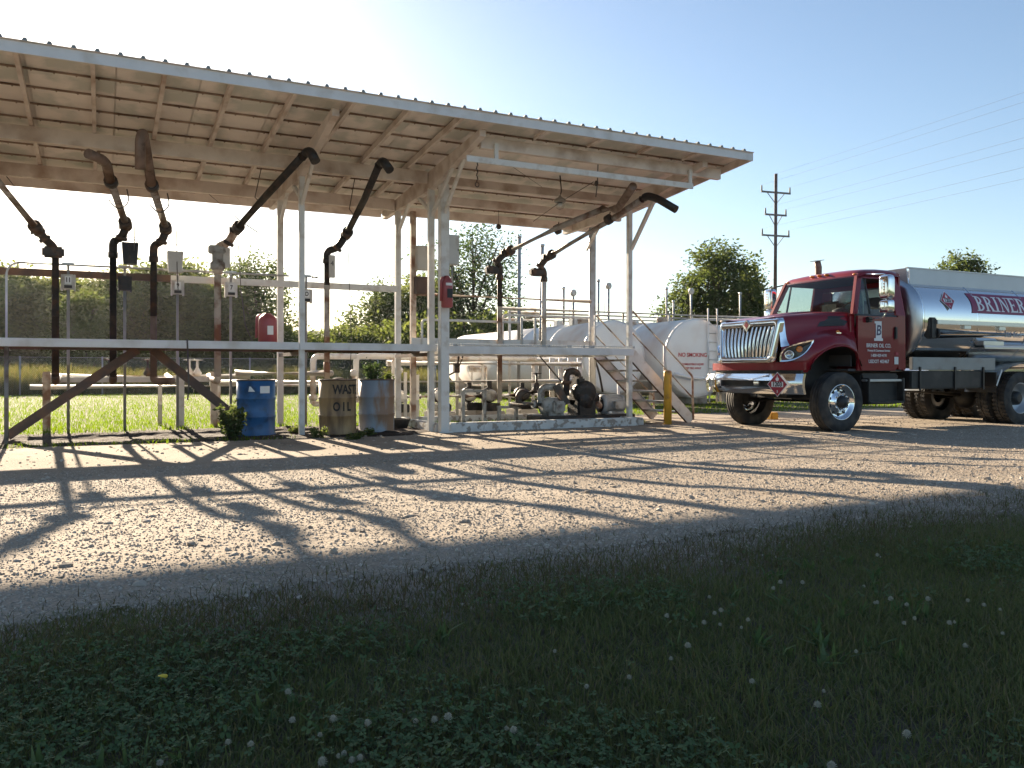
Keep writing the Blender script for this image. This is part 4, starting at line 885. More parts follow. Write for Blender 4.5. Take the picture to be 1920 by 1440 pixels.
k0 = Q(1103, 730); pipe([(k0.x - .08, YP + .2, .78), (k0.x + .1, YP + .2, .78), (k0.x + .1, YP + .2, .4)], .075, 'discharge_elbow', 'white_pipe', pu, rad=.16)
w0 = Q(1052, 725); MB().tube([w0, Q(1065, 695)], .009, 6).build('lever', 'black_iron', pu); MB().bar(Q(1058, 693), Q(1069, 695), .02, .02).build('lever_grip', 'black_iron', pu); MB().ball(Q(1049, 725), .06).build('relief_valve', 'grey_cast', pu)
pv = Q(1120, 752); MB().tube([(k0.x, YP, .42), (m0.x + .01, YP, m0.z)], .05, 12).build('coupling', 'grey_cast', pu); MB().ball((pv.x - .04, YP - .1, .36), .08).build('coupling_guard', 'rusty_white', pu)

# ------------------------------------------------------------------ chain-link fence, utility poles
FY = 39.
fn = thing('chain_link_fence', (-5, FY, 0), 'galvanised chain-link fence along the back of the lot', 'fence'); fx0, fx1, fh = -27., 21., 1.62
for k in range(17):
    x = fx0 + 3 * k; MB().tube([(x, FY, -.1), (x, FY, fh + .04)], .033, 8).build('fence_post', 'fence_galv', fn)
MB().tube([(fx0, FY, fh), (fx1, FY, fh)], .022, 8).build('top_rail', 'fence_galv', fn)
nw = int((fx1 - fx0) / .075); V = []; F = []
xs_ = fx0 + np.arange(-int(fh / .075), nw) * .075
for sgn in (0, 1):
    for x in xs_:
        a_, b_ = (x, x + fh) if not sgn else (x + fh, x)
        i = len(V); r_ = .0022
        V += [(a_ - r_, FY - .03, .03), (a_ + r_, FY - .03, .03), (a_, FY - .03 - r_ * 1.7, .03), (b_ - r_, FY - .03, fh), (b_ + r_, FY - .03, fh), (b_, FY - .03 - r_ * 1.7, fh)]
        F += [(i, i + 1, i + 4, i + 3), (i + 1, i + 2, i + 5, i + 4), (i + 2, i, i + 3, i + 5)]
V = np.array(V); o = np_mesh('wire_mesh', V - np.array([-5, FY, 0]), np.array(F), 'fence_galv', 'stuff', fn)
up0 = VD * 60 + RD * 19.0; pz_ = lambda py: 1 + (CY - py) / FPX * 60
up = thing('utility_pole', (up0.x, up0.y, 0), 'tall wooden utility pole with three crossarms beyond the truck', 'utility pole')
tp = at(1455, 326, d=60); MB().tube([(up0.x, up0.y, -.3), tp], [.17, .11], 10).build('pole', 'wood_pole', up)
wire_dir = (VD * -18 + RD * 6).normalized()
ad = Vector((-wire_dir.y, wire_dir.x, 0)); ad = -ad if ad.dot(RD) < 0 else ad
ends = []
for py, L in ((361, 1.25), (403, .92), (442, 1.18)):
    z = pz_(py); c = Vector((up0.x, up0.y, 0)).lerp(Vector((tp.x, tp.y, 0)), z / tp.z); c.z = z
    MB().bar(c - ad * L, c + ad * L, .1, .12, up=(0, 0, 1)).build('crossarm', 'pole_grey', up)
    for s_ in (-1, 1):
        MB().bar(c + ad * (L * .62 * s_), c + ad * .08 * s_ - Vector((0, 0, .75)), .04, .04).build('arm_brace', 'pole_grey', up)
        e = c + ad * (L - .05) * s_; MB().lathe([(.05, .05), (.1, .06), (.4, .05), (.46, .03)], e, n=8).build('insulator', 'pole_grey', up); ends.append(e + Vector((0, 0, .46)))
ends.append(Vector(tp)); 
off = wire_dir * 95
sp = thing('power_lines', tuple(ends[0]), 'thin power lines running from the wooden pole across the sky', 'power line')
for e in ends:
    q = e + off; pts = []
    for k in range(25):
        t = k / 24; p = e.lerp(q, t); p.z -= 1.6 * 4 * t * (1 - t) * .45; pts.append(p)
    MB().tube(pts, .0055, 5).build('wire', 'wire', sp)
# ------------------------------------------------------------------ trees and shrubs
def leaves(C, n, sig, size, seed, flat=.55):
    """C: (k,3) clump centres -> quads"""
    r = np.random.default_rng(seed); k = len(C); c = np.repeat(C, n, 0); N = len(c)
    p = c + r.normal(0, 1, (N, 3)) * np.array([sig, sig, sig * .8])
    d = r.normal(0, 1, (N, 3)); d[:, 2] *= flat; d /= np.linalg.norm(d, axis=1)[:, None]
    e = np.cross(d, r.normal(0, 1, (N, 3))); e /= np.linalg.norm(e, axis=1)[:, None]
    s = size * (.6 + .8 * r.random((N, 1)))
    V = np.stack([p - d * s, p + e * s * .5, p + d * s, p - e * s * .5], 1).reshape(-1, 3)
    return V, np.arange(N * 4).reshape(N, 4)
def make_tree(name, label, cat, pos, h, w, base, lm, seed, nl=9, ncl=60, per=26, sig=.3, size=.11, group=None, trunk=True, shape=None, airy=1.):
    r = np.random.default_rng(seed); pos = Vector(pos)
    t = thing(name, pos, label, cat, group)
    cz = (h + base) / 2; lobes = []
    if shape: lobes = shape
    else:
        for k in range(nl):
            zz = base + (h - base) * (.12 + .8 * k / (nl - 1)); wz = w * (.55 + .45 * math.sin(math.pi * min(1, .18 + .72 * (zz - base) / (h - base))))
            a = k * 2.4 + r.random() * .8; rr = wz * .5 * (.35 + .4 * r.random()) * (1 if k < nl - 1 else .15)
            lobes.append((rr * math.cos(a), rr * math.sin(a), zz, wz * (.30 + .12 * r.random()), (h - base) * (.13 + .07 * r.random())))
    C = []
    for (lx, ly, lz, lr, lh) in lobes:
        d = r.normal(0, 1, (ncl, 3)); d /= np.linalg.norm(d, axis=1)[:, None]; q = (.45 + .6 * r.random((ncl, 1)) ** .6) * d
        C.append(np.array([lx, ly, lz]) + q * np.array([lr, lr, lh]))
    C = np.concatenate(C); C = C[C[:, 2] > base * .6]
    V, F = leaves(C, per, sig, size, seed + 1)
    o = np_mesh('crown', V, F, lm); o.parent = t
    mb = MB()
    rt = max(.05, h * .018)
    tp = Vector((r.normal(0, .1), r.normal(0, .1), base + (h - base) * .55))
    mb.tube([(0, 0, -.2), (r.normal(0, .05), 0, base * .5 + .1), (tp.x * .6, tp.y * .6, base + (h - base) * .25), tp, (tp.x, tp.y, h * .92)], [rt * 1.3, rt, rt * .8, rt * .45, rt * .1], 8, True)
    tr = mb.build('trunk', 'bark', None, origin=(0, 0, 0)); tr.parent = t
    mb = MB()
    for (lx, ly, lz, lr, lh) in lobes:
        z0 = max(base * .7, lz - lh * 2.2); s_ = Vector((tp.x * .5, tp.y * .5, z0)); e = Vector((lx, ly, lz)); m_ = s_.lerp(e, .55) + Vector((0, 0, .12 * lr))
        mb.tube([s_, m_, e, e + Vector((lx * .3, ly * .3, lh * .6))], [rt * .5, rt * .35, rt * .2, rt * .06], 6, True)
        for k in range(5):
            c = Vector(C[int(r.integers(len(C)))]) if False else e + Vector((r.normal(0, lr * .5), r.normal(0, lr * .5), r.normal(0, lh * .5)))
            mb.tube([s_.lerp(e, .6), s_.lerp(e, .6).lerp(c, .6) + Vector((0, 0, .05)), c], [rt * .2, rt * .12, rt * .04], 5, True)
    br = mb.build('branches', 'bark', None, origin=(0, 0, 0)); br.parent = t
    return t
def gpt(px, d): p = at(px, CY, d=d); return Vector((p.x, p.y, 0))
def hgt(py, d): return 1 + (CY - py) / FPX * d
HL = 'dense dark tree in the hedge line beyond the chain-link fence'; HG = 'trees of the hedge line'
protos = [make_tree('hedge_tree', HL, 'tree', (0, 0, 0), 6.0, 4.6, .5, 'leaf_dark', 100 + k, nl=12, ncl=58, per=26, sig=.34, size=.12, group=HG) for k in range(3)]
spots = [(-40, 44, 500), (18, 42.5, 508), (75, 44, 524), (135, 43, 536), (182, 45, 538), (232, 44, 514), (285, 42.5, 512), (338, 44, 498), (385, 43, 540), (425, 45, 560), (60, 47, 530), (250, 48, 520), (360, 48, 520)]
for k, (px, d, py) in enumerate(spots):
    o = protos[k] if k < 3 else copy_tree(protos[k % 3])
    d *= 1.38; o.location = gpt(px, d); o.rotation_euler.z = k * 1.3; s_ = hgt(py, d) / 6.3; o.scale = (1.42 + .12 * (k % 3 - 1), 1.42, s_)
make_tree('leafy_shrub', 'bright sunlit shrub with round head before the dark hedge', 'shrub', gpt(152, 52.6), hgt(553, 52.6), 3.38, 1.17, 'leaf_light', 130, nl=7, ncl=34, per=24, sig=0.33, size=0.125)
make_tree('leafy_shrub', 'low pale green bush at the foot of the dark hedge', 'shrub', gpt(166, 51.4), hgt(612, 51.4), 2.86, 0.39, 'leaf_light', 131, nl=6, ncl=26, per=24, sig=0.28, size=0.112)
make_tree('broadleaf_tree', 'rounded dark green tree rising beside the walkway post', 'tree', gpt(478, 61.2), hgt(489, 61.2), 5.85, 0.82, 'leaf_mid', 140, nl=13, ncl=34, per=26, sig=0.38, size=0.138)
make_tree('broadleaf_tree', 'small leafy tree behind the slim white riser', 'tree', gpt(722, 62.6), hgt(547, 62.6), 5.30, 1.09, 'leaf_mid', 141, nl=10, ncl=34, per=26, sig=0.38, size=0.138)
make_tree('broadleaf_tree', 'dark bushy tree behind the back posts of the rack', 'tree', gpt(790, 61.2), hgt(535, 61.2), 5.30, 0.68, 'leaf_dark', 142, nl=10, ncl=52, per=26, sig=0.40, size=0.150)
make_tree('airy_tree', 'tall airy tree with visible branches behind the stage', 'tree', gpt(888, 62.6), hgt(432, 62.6), 7.07, 1.63, 'leaf_blue', 143, nl=18, ncl=30, per=17, sig=0.40, size=0.125)
make_tree('airy_tree', 'bushy pale tree beside the tall airy tree', 'tree', gpt(838, 63.9), hgt(500, 63.9), 4.08, 0.95, 'leaf_mid', 147, nl=10, ncl=36, per=20, sig=0.38, size=0.125)
make_tree('broadleaf_tree', 'large round-topped tree standing before the utility pole', 'tree', gpt(1347, 52.0), hgt(464, 52.0), 5.00, 1.80, 'leaf_mid', 144, nl=20, ncl=34, per=22, sig=.24, size=.115)
make_tree('broadleaf_tree', 'low spreading tree left of the large round-topped one', 'tree', gpt(1285, 53.0), hgt(538, 53.0), 2.70, 1.30, 'leaf_mid', 145, nl=9, ncl=36, per=22, sig=.28, size=.11)
make_tree('broadleaf_tree', 'lower dark tree right of the large round-topped one', 'tree', gpt(1405, 53.0), hgt(520, 53.0), 2.90, 1.20, 'leaf_dark', 148, nl=9, ncl=46, per=24, sig=.28, size=.11)
make_tree('broadleaf_tree', 'far tree whose crown shows above the truck tank', 'tree', gpt(1805, 62.0), hgt(489, 62.0), 5.20, 2.50, 'leaf_mid', 146, nl=12, ncl=48, per=24, sig=.32, size=.13)
SL = 'low bright shrub in the row behind the chain-link fence'; SG = 'low shrubs behind the fence'
sh = make_tree('low_shrub', SL, 'shrub', (0, 0, 0), 2.4, 2.8, .2, 'leaf_light', 150, nl=7, ncl=30, per=22, sig=.26, size=.1, group=SG)
for k, (px, d, py) in enumerate([(650, 58, 618), (690, 56, 622), (620, 62, 626), (560, 64, 628), (755, 55, 612), (520, 58, 622), (810, 52, 600), (930, 52, 595), (980, 54, 602), (590, 66, 630), (670, 68, 616), (730, 66, 610)]):
    o = sh if k == 0 else copy_tree(sh); o.location = gpt(px, d); o.rotation_euler.z = k * 1.9; o.scale = (1.4, 1.4, hgt(py, d) / 2.5)
# weeds by the drums
def weed(name, label, pos, h, w, n, seed, lm='leaf_mid', size=.035, cat='weed'):
    r = np.random.default_rng(seed); t = thing(name, pos, label, cat); C = []; mb = MB()
    for k in range(n):
        a = r.random() * 6.28; rr = w * .5 * r.random() ** .5; hh = h * (.55 + .45 * r.random()); tip = Vector((rr * math.cos(a), rr * math.sin(a), hh)); b0 = Vector((tip.x * .25, tip.y * .25, -.02))
        mb.tube([b0, b0.lerp(tip, .5) + Vector((0, 0, .03)), tip], [.006, .004, .002], 5)
        for j in range(9): C.append(b0.lerp(tip, .25 + .75 * j / 8))
    V, F = leaves(np.array([tuple(c) for c in C]), 4, .03, size, seed)
    o = np_mesh('leaves', V, F, lm); o.parent = t; s_ = mb.build('stems', 'bark', None, origin=(0, 0, 0)); s_.parent = t
c = at(436, 826, z=0); weed('weed_plant', 'leafy green weed growing against the blue drum', (c.x, c.y, float(ground_z(c.x, c.y))), .55, .42, 26, 160)
weed('weed_plant', 'feathery grey-green weed growing out of the grey drum', (gd.x - .06, gd.y, gd.z + .84), .36, .34, 22, 161, 'leaf_blue', .022)
weed('weed_plant', 'sprig of yellow-green weed at the edge of the grey drum top', (gd.x + .2, gd.y - .02, gd.z + .84), .16, .14, 8, 162, 'leaf_light', .022)
for k, (px, py, hh) in enumerate(((690, 818, .1), (596, 822, .14), (555, 815, .12), (665, 825, .08))):
    c = at(px, py, z=0); weed('small_weed', ('tiny weed between the yellow and grey drums', 'small weed between white post and yellow drum', 'small weed beside the blue drum and a white post', 'tiny weed at the foot of the yellow drum')[k], (c.x, c.y, float(ground_z(c.x, c.y)) + .01), hh, .25, 8, 170 + k, 'leaf_light', .025)
# ------------------------------------------------------------------ tank truck (nose at x = 10.1, faces -x)
TX, TY = 10.1, 11.1
def T(u, w, z): return Vector((TX + u, TY + w, z))
truck = thing('tank_truck', (TX + 4, TY, 0), 'dark red tank truck with chrome grille and polished silver tank', 'tank truck')
def part(mb, name, m, par=None, fix=True): return mb.build(name, m, par or truck, fixn=fix)
# --- hood and front fenders, lofted
SEC = [(.0, [(0, 1.90), (.45, 1.92), (.66, 1.90), (.715, 1.66), (.735, 1.52), (.75, 1.42), (.765, 1.3)]),
       (.23, [(0, 1.965), (.48, 1.965), (.69, 1.93), (.74, 1.69), (.79, 1.55), (.89, 1.47), (.955, 1.32)]),
       (.50, [(0, 1.99), (.50, 1.99), (.715, 1.95), (.77, 1.71), (.85, 1.61), (1.01, 1.53), (1.10, 1.38)]),
       (.80, [(0, 2.02), (.52, 2.02), (.745, 1.97), (.81, 1.74), (.90, 1.68), (1.08, 1.61), (1.15, 1.50)]),
       (1.10, [(0, 2.05), (.55, 2.05), (.79, 1.99), (.85, 1.77), (.93, 1.70), (1.09, 1.61), (1.15, 1.49)]),
       (1.36, [(0, 2.06), (.60, 2.055), (.85, 2.005), (.90, 1.79), (.95, 1.68), (1.05, 1.52), (1.11, 1.36)]),
       (1.47, [(0, 2.06), (.62, 2.055), (.88, 2.005), (.94, 1.79), (.97, 1.65), (1.0, 1.48), (1.02, 1.32)])]
def arch(u):
    q = 1 - ((u - .95) / .60) ** 2
    return 1.0 + .44 * math.sqrt(q) if q > 0 else 1.0
def sec_at(u):
    for (u0, a), (u1, b) in zip(SEC[:-1], SEC[1:]):
        if u <= u1 + 1e-6:
            t = (u - u0) / (u1 - u0); return [(p[0] * (1 - t) + q[0] * t, p[1] * (1 - t) + q[1] * t) for p, q in zip(a, b)]
    return SEC[-1][1]
def dens(pts, k=3):
    """rounds a profile by Catmull-Rom sampling"""
    P = [pts[0]] + pts + [pts[-1]]; out = []
    for i in range(1, len(P) - 2):
        for j in range(k):
            t = j / k; a, b, c, d = P[i - 1:i + 3]
            out.append(tuple(.5 * (2 * b[m] + (c[m] - a[m]) * t + (2 * a[m] - 5 * b[m] + 4 * c[m] - d[m]) * t * t + (-a[m] + 3 * b[m] - 3 * c[m] + d[m]) * t ** 3) for m in (0, 1)))
    out.append(pts[-1]); return out
us = [.0, .05, .11, .17, .21, .26, .32, .36, .4, .45, .5, .56, .64, .72, .8, .88, .96, 1.04, 1.12, 1.2, 1.28, 1.35, 1.41, 1.455]
for sgn, in ((-1,), (1,)):
    rows = []
    for u in us:
        s = dens(sec_at(u)); lo_w = s[-1][0]; zb = max(arch(u), 1.0) if u > .12 else 1.17 - .17 * max(0, u / .12)
        s = [(w, max(z, zb + .02 + .001 * i)) for i, (w, z) in enumerate(s)]
        s += [(lo_w + .006, s[-1][1] * .6 + zb * .4), (lo_w + .008, zb), (lo_w - .04, zb - .004)]
        rows.append([T(u, sgn * w, z) for w, z in s])
    mb = MB(); mb.grid(rows, True, sgn < 0); part(mb, 'hood_half', 'truck_red', fix=False)
    lip = [T(u, sgn * (sec_at(u)[-1][0] + .006), arch(u)) for u in [.352 + .0598 * k for k in range(21)]]
    part(MB().tube(lip, .014, 8), 'fender_lip', 'truck_red')
    # wheel well liner
    mb = MB(); well = [[T(u, sgn * w, arch(u) + .01) for u in [.36 + .0588 * k for k in range(21)]] for w in (.45, 1.06)]; mb.grid(well, True); part(mb, 'wheel_well', 'truck_black', fix=False)
    part(MB().box(T(.3, sgn * .45 - .01, .7), T(1.6, sgn * .45 + .01, 1.5)), 'inner_fender', 'truck_black')
    # hood side vent
    v = [(.76, 1.775), (1.30, 1.80), (1.40, 1.90), (1.40, 1.965), (1.05, 1.965), (.86, 1.89)]
    def onh(u, z, off=.006):
        s = sec_at(u); (w1, z1), (w2, z2) = s[2], s[3]; t = (z1 - z) / (z1 - z2); return T(u, sgn * (w1 + (w2 - w1) * t + off), z)
    part(MB().prism([onh(u, z, .0) for u, z in v], (0, sgn * .008, 0)), 'hood_vent', 'plastic_black')
    for k in range(5): z = 1.81 + k * .028; part(MB().bar(onh(.9 + .03 * k, z, .012), onh(1.27, z + .01, .012), .006, .008), 'vent_slat', 'truck_black')
    # chrome cheek beside the grille
    cheek = []
    for u in (-.015, .03, .07, .11):
        s = dens(sec_at(max(.0, u)))[6:16]; cheek.append([T(u, sgn * (w + .007), z) for w, z in s])
    mb = MB(); mb.grid(cheek, True, sgn < 0); part(mb, 'grille_cheek', 'chrome', fix=False)
    # fender marker light
    p = T(1.02, sgn * 1.005, 1.685); part(MB().ball(p, .035, 12, (1.2, .7, .7)), 'marker_light', 'amber'); part(MB().bbox(p + Vector((-.06, -.03, -.03)), p + Vector((.06, .03, -.015)), .008), 'marker_base', 'chrome')
    # headlamp
    A_ = T(-.02, sgn * .735, 0); dv = Vector((.40, sgn * .37, 0)); L_ = dv.length; dv.normalize(); nv = Vector((-.707, sgn * .707, 0))
    def HP(s, z, off): 
        bul = .05 * math.sin(math.pi * min(1, max(0, s / .54))); return A_ + dv * s + Vector((0, 0, z)) + nv * (off + bul)
    alm = dens([(0, 1.175), (.0, 1.26), (.04, 1.355), (.14, 1.425), (.28, 1.475), (.42, 1.51), (.535, 1.53), (.49, 1.43), (.42, 1.33), (.32, 1.25), (.2, 1.195), (.08, 1.175), (0, 1.175)], 2)[:-1]
    cen = (.24, 1.34); inner = [(cen[0] + (a - cen[0]) * .89, cen[1] + (b - cen[1]) * .84) for a, b in alm]; n = len(alm)
    mb = MB(); mb.grid([[HP(a, b, .0) for a, b in alm + alm[:1]], [HP(a, b, .035) for a, b in alm + alm[:1]], [HP(a, b, .03) for a, b in inner + inner[:1]], [HP(a, b, -.02) for a, b in inner + inner[:1]]], False); hl = part(mb, 'headlight', 'chrome')
    mb = MB(); ctr = HP(*cen, -.02); mb.add([ctr] + [HP(a, b, -.018) for a, b in inner], [(0, 1 + k, 1 + (k + 1) % n) for k in range(n)]); mb.build('reflector_housing', 'plastic_black', hl)
    c = HP(.15, 1.29, -.015); MB().lathe([(0, .075), (.03, .078), (.035, .06), (.012, .055), (.005, .0)], c, nv, 20).build('lamp_bowl', 'chrome', hl); MB().lathe([(.03, .06), (.045, .04), (.05, 0)], c, nv, 18).build('lamp_lens', 'lens', hl)
    c = HP(.31, 1.38, -.015); MB().lathe([(0, .05), (.02, .052), (.025, .03), (.028, 0)], c, nv, 16).build('turn_signal', 'amber', hl)
    mb = MB(); mb.add([HP(*cen, .03)] + [HP(a, b, .028) for a, b in inner], [(0, 1 + k, 1 + (k + 1) % n) for k in range(n)], True); mb.build('clear_cover', 'lens', hl)
mb = MB(); mb.grid([[T(u, w, sec_at(u)[0][1] + .028 * sstep((u - .3) / .5) + z) for u in (.3, .5, .8, 1.1, 1.36)] for w, z in ((-.32, -.03), (-.28, 0), (0, .012), (.28, 0), (.32, -.03))], True); part(mb, 'hood_bulge', 'truck_red', fix=False)
part(MB().prism([T(.1, -.74, 1.2), T(.1, .74, 1.2), T(.1, .66, 1.88), T(.1, .45, 1.9), T(.1, -.45, 1.9), T(.1, -.66, 1.88)], (.01, 0, 0)), 'hood_nose', 'truck_black')
# --- grille
def rrect(ht, hb, z0, z1, rc, n=6):
    c = [(-hb, z0), (hb, z0), (ht, z1), (-ht, z1)]; out = []
    for i in range(4):
        p, q, r_ = Vector(c[i - 1]), Vector(c[i]), Vector(c[(i + 1) % 4]); a = q + (p - q).normalized() * rc; b = q + (r_ - q).normalized() * rc
        for k in range(n): t = k / (n - 1); v = a * (1 - t) ** 2 + q * 2 * t * (1 - t) + b * t * t; out.append((v.x, v.y))
    return out
O1 = rrect(.755, .66, 1.165, 1.905, .09); I1 = rrect(.655, .555, 1.255, 1.785, .05)
lean = lambda z: .09 * (z - 1.17) / .73 - .1
def G(l, u): return [T(u + lean(z), w, z) for w, z in l + l[:1]]
mid = [((a[0] + b[0]) / 2, (a[1] + b[1]) / 2) for a, b in zip(O1, I1)]
mb = MB(); mb.grid([G(O1, .09), G(O1, .0), G(mid, -.045), G(I1, -.01), G(I1, .06)], True); gr = part(mb, 'grille', 'chrome')
mb = MB(); mb.prism([T(.055 + lean(z), w * 1.01, z) for w, z in I1], (.01, 0, 0)); mb.build('grille_backing', 'plastic_black', gr)
for k in range(13):
    q = (k - 6) / 6; a, b = q * .60, q * .505; zt, zb = 1.775, 1.262
    mb = MB(); rows = []
    for j in range(7):
        t = j / 6; z = zb + (zt - zb) * t; w = b + (a - b) * t ** .8; u = lean(z) + .012 - .05 * math.sin(math.pi * (.12 + .76 * t)); h = .016
        rows.append([T(u + .04, w - h, z), T(u, w - h * .8, z), T(u - .008, w, z), T(u, w + h * .8, z), T(u + .04, w + h, z)])
    mb.grid(rows, True); mb.build('grille_bar', 'chrome', gr)
em = MB(); em.prism([T(-.055 + lean(1.8), 0, 1.905), T(-.05 + lean(1.8), .1, 1.815), T(-.05 + lean(1.8), 0, 1.69), T(-.05 + lean(1.8), -.1, 1.815)], (.08, 0, 0)); em = em.build('emblem', 'chrome', gr)
part(MB().prism([T(-.058 + lean(1.8), 0, 1.87), T(-.056 + lean(1.8), .055, 1.815), T(-.054 + lean(1.8), 0, 1.755), T(-.056 + lean(1.8), -.055, 1.815)], (.004, 0, 0)), 'emblem_face', 'sign_red')
# --- valance and bumper
bp_ = lambda w: -.09 + (.0 if abs(w) < .6 else .15 * ((abs(w) - .6) / .6) ** 2)
ws = [-1.19 + .07 * k for k in range(35)]
def strip(z0, z1, du, name, m, wlim=1.19, dep=.05, par=None, wr=None):
    W = [w for w in (wr or ws) if abs(w) <= wlim + 1e-6]
    mb = MB(); f0 = [T(bp_(w) + du, w, z0) for w in W]; f1 = [T(bp_(w) + du, w, z1) for w in W]; bl = (lambda z: .035 * math.sin(math.pi * min(1, max(0, (z - .64) / .335)))) if m == 'chrome' else (lambda z: 0); f0 = [p - Vector((bl(z0), 0, 0)) for p in f0]; f1 = [p - Vector((bl(z1), 0, 0)) for p in f1]; fm = [[T(bp_(w) + du - bl(z0 + (z1 - z0) * q), w, z0 + (z1 - z0) * q) for w in W] for q in (.2, .4, .6, .8)]; b0 = [p + Vector((dep, 0, 0)) for p in f0]; b1 = [p + Vector((dep, 0, 0)) for p in f1]
    mb.grid([f0] + fm + [f1], True); mb.grid([f1, b1, b0, f0], False)
    for e in (0, -1): mb.add([b0[e], f0[e]] + [r[e] for r in fm] + [f1[e], b1[e]], [tuple(range(8))])
    return part(mb, name, m, par)
strip(1.035, 1.165, .10, 'valance', 'truck_red', 1.13, .06); strip(.97, 1.033, .14, 'valance_gap', 'truck_black', 1.1, .05)
bu = strip(.862, .975, 0, 'bumper', 'chrome'); strip(.64, .755, 0, 'bumper_lower', 'chrome', par=bu); strip(.757, .860, .045, 'bumper_recess', 'truck_black', 1.1, .02, bu)
for a, b in ((-1.19, -.64), (-.35, -.23), (.60, .79), (1.03, 1.19)): strip(.7545, .8625, .0, 'bumper_web', 'chrome', 1.2, .05, bu, [a + (b - a) * k / 8 for k in range(9)])
strip(.758, .86, .03, 'fog_lamp_plate', 'alu_dull', 1.2, .01, bu, [.79 + .04 * k for k in range(7)])
for w in (-.29, .7): 
    for z in (.91, .69): MB().ball(T(bp_(w) - .002, w, z), .014, 8).build('bolt', 'chrome', bu)
# --- placards
def placard(c, r, u, half, par, nrm_off=.0):
    """diamond sign: r, u unit vectors of the sign plane; half diagonal"""
    r = Vector(r); u = Vector(u); n = r.cross(u); c = Vector(c)
    d = lambda k, o: [c + u * half * k + n * o, c - r * half * k + n * o, c - u * half * k + n * o, c + r * half * k + n * o]
    p = MB().prism(d(1, 0), n * .004).build('placard', 'letter_white', par)
    MB().prism(d(.94, .0042), n * .001).build('placard_face', 'sign_red', p)
    MB().prism([c + r * a * half + u * b * half + n * .0054 for a, b in ((-.58, -.21), (.58, -.21), (.58, .21), (-.58, .21))], n * .001).build('number_panel', 'letter_white', p)
    text('1203', c + n * .0068, r, u, half * .50, 'label_black', p, 'number', .004, .95, .0004); text('3', c - u * half * .58 + n * .0056, r, u, half * .26, 'letter_white', p, 'number', .002, 1, .0004)
    fl = [(-.1, .28), (-.17, .42), (-.12, .55), (-.08, .47), (-.04, .62), (.0, .76), (.05, .6), (.08, .48), (.13, .56), (.17, .42), (.1, .28)]
    MB().prism([c + r * a * half + u * b * half + n * .0056 for a, b in fl], n * .001).build('flame', 'letter_white', p)
pc = T(bp_(-.8) - .06, -.80, .80)
placard(pc, Vector((.12, -.99, 0)).normalized(), (0, 0, 1), .205, truck)
def sball(c, h, e=.38, n=28):
    """rounded box (superellipsoid)"""
    mb = MB(); pw = lambda a: math.copysign(abs(a) ** e, a); rows = []
    for i in range(n // 2 + 1):
        p = math.pi * i / (n // 2) - math.pi / 2
        rows.append([Vector(c) + Vector((h[0] * pw(math.cos(p)) * pw(math.cos(2 * math.pi * k / n)), h[1] * pw(math.cos(p)) * pw(math.sin(2 * math.pi * k / n)), h[2] * pw(math.sin(p)))) for k in range(n + 1)])
    return mb.grid(rows, True)
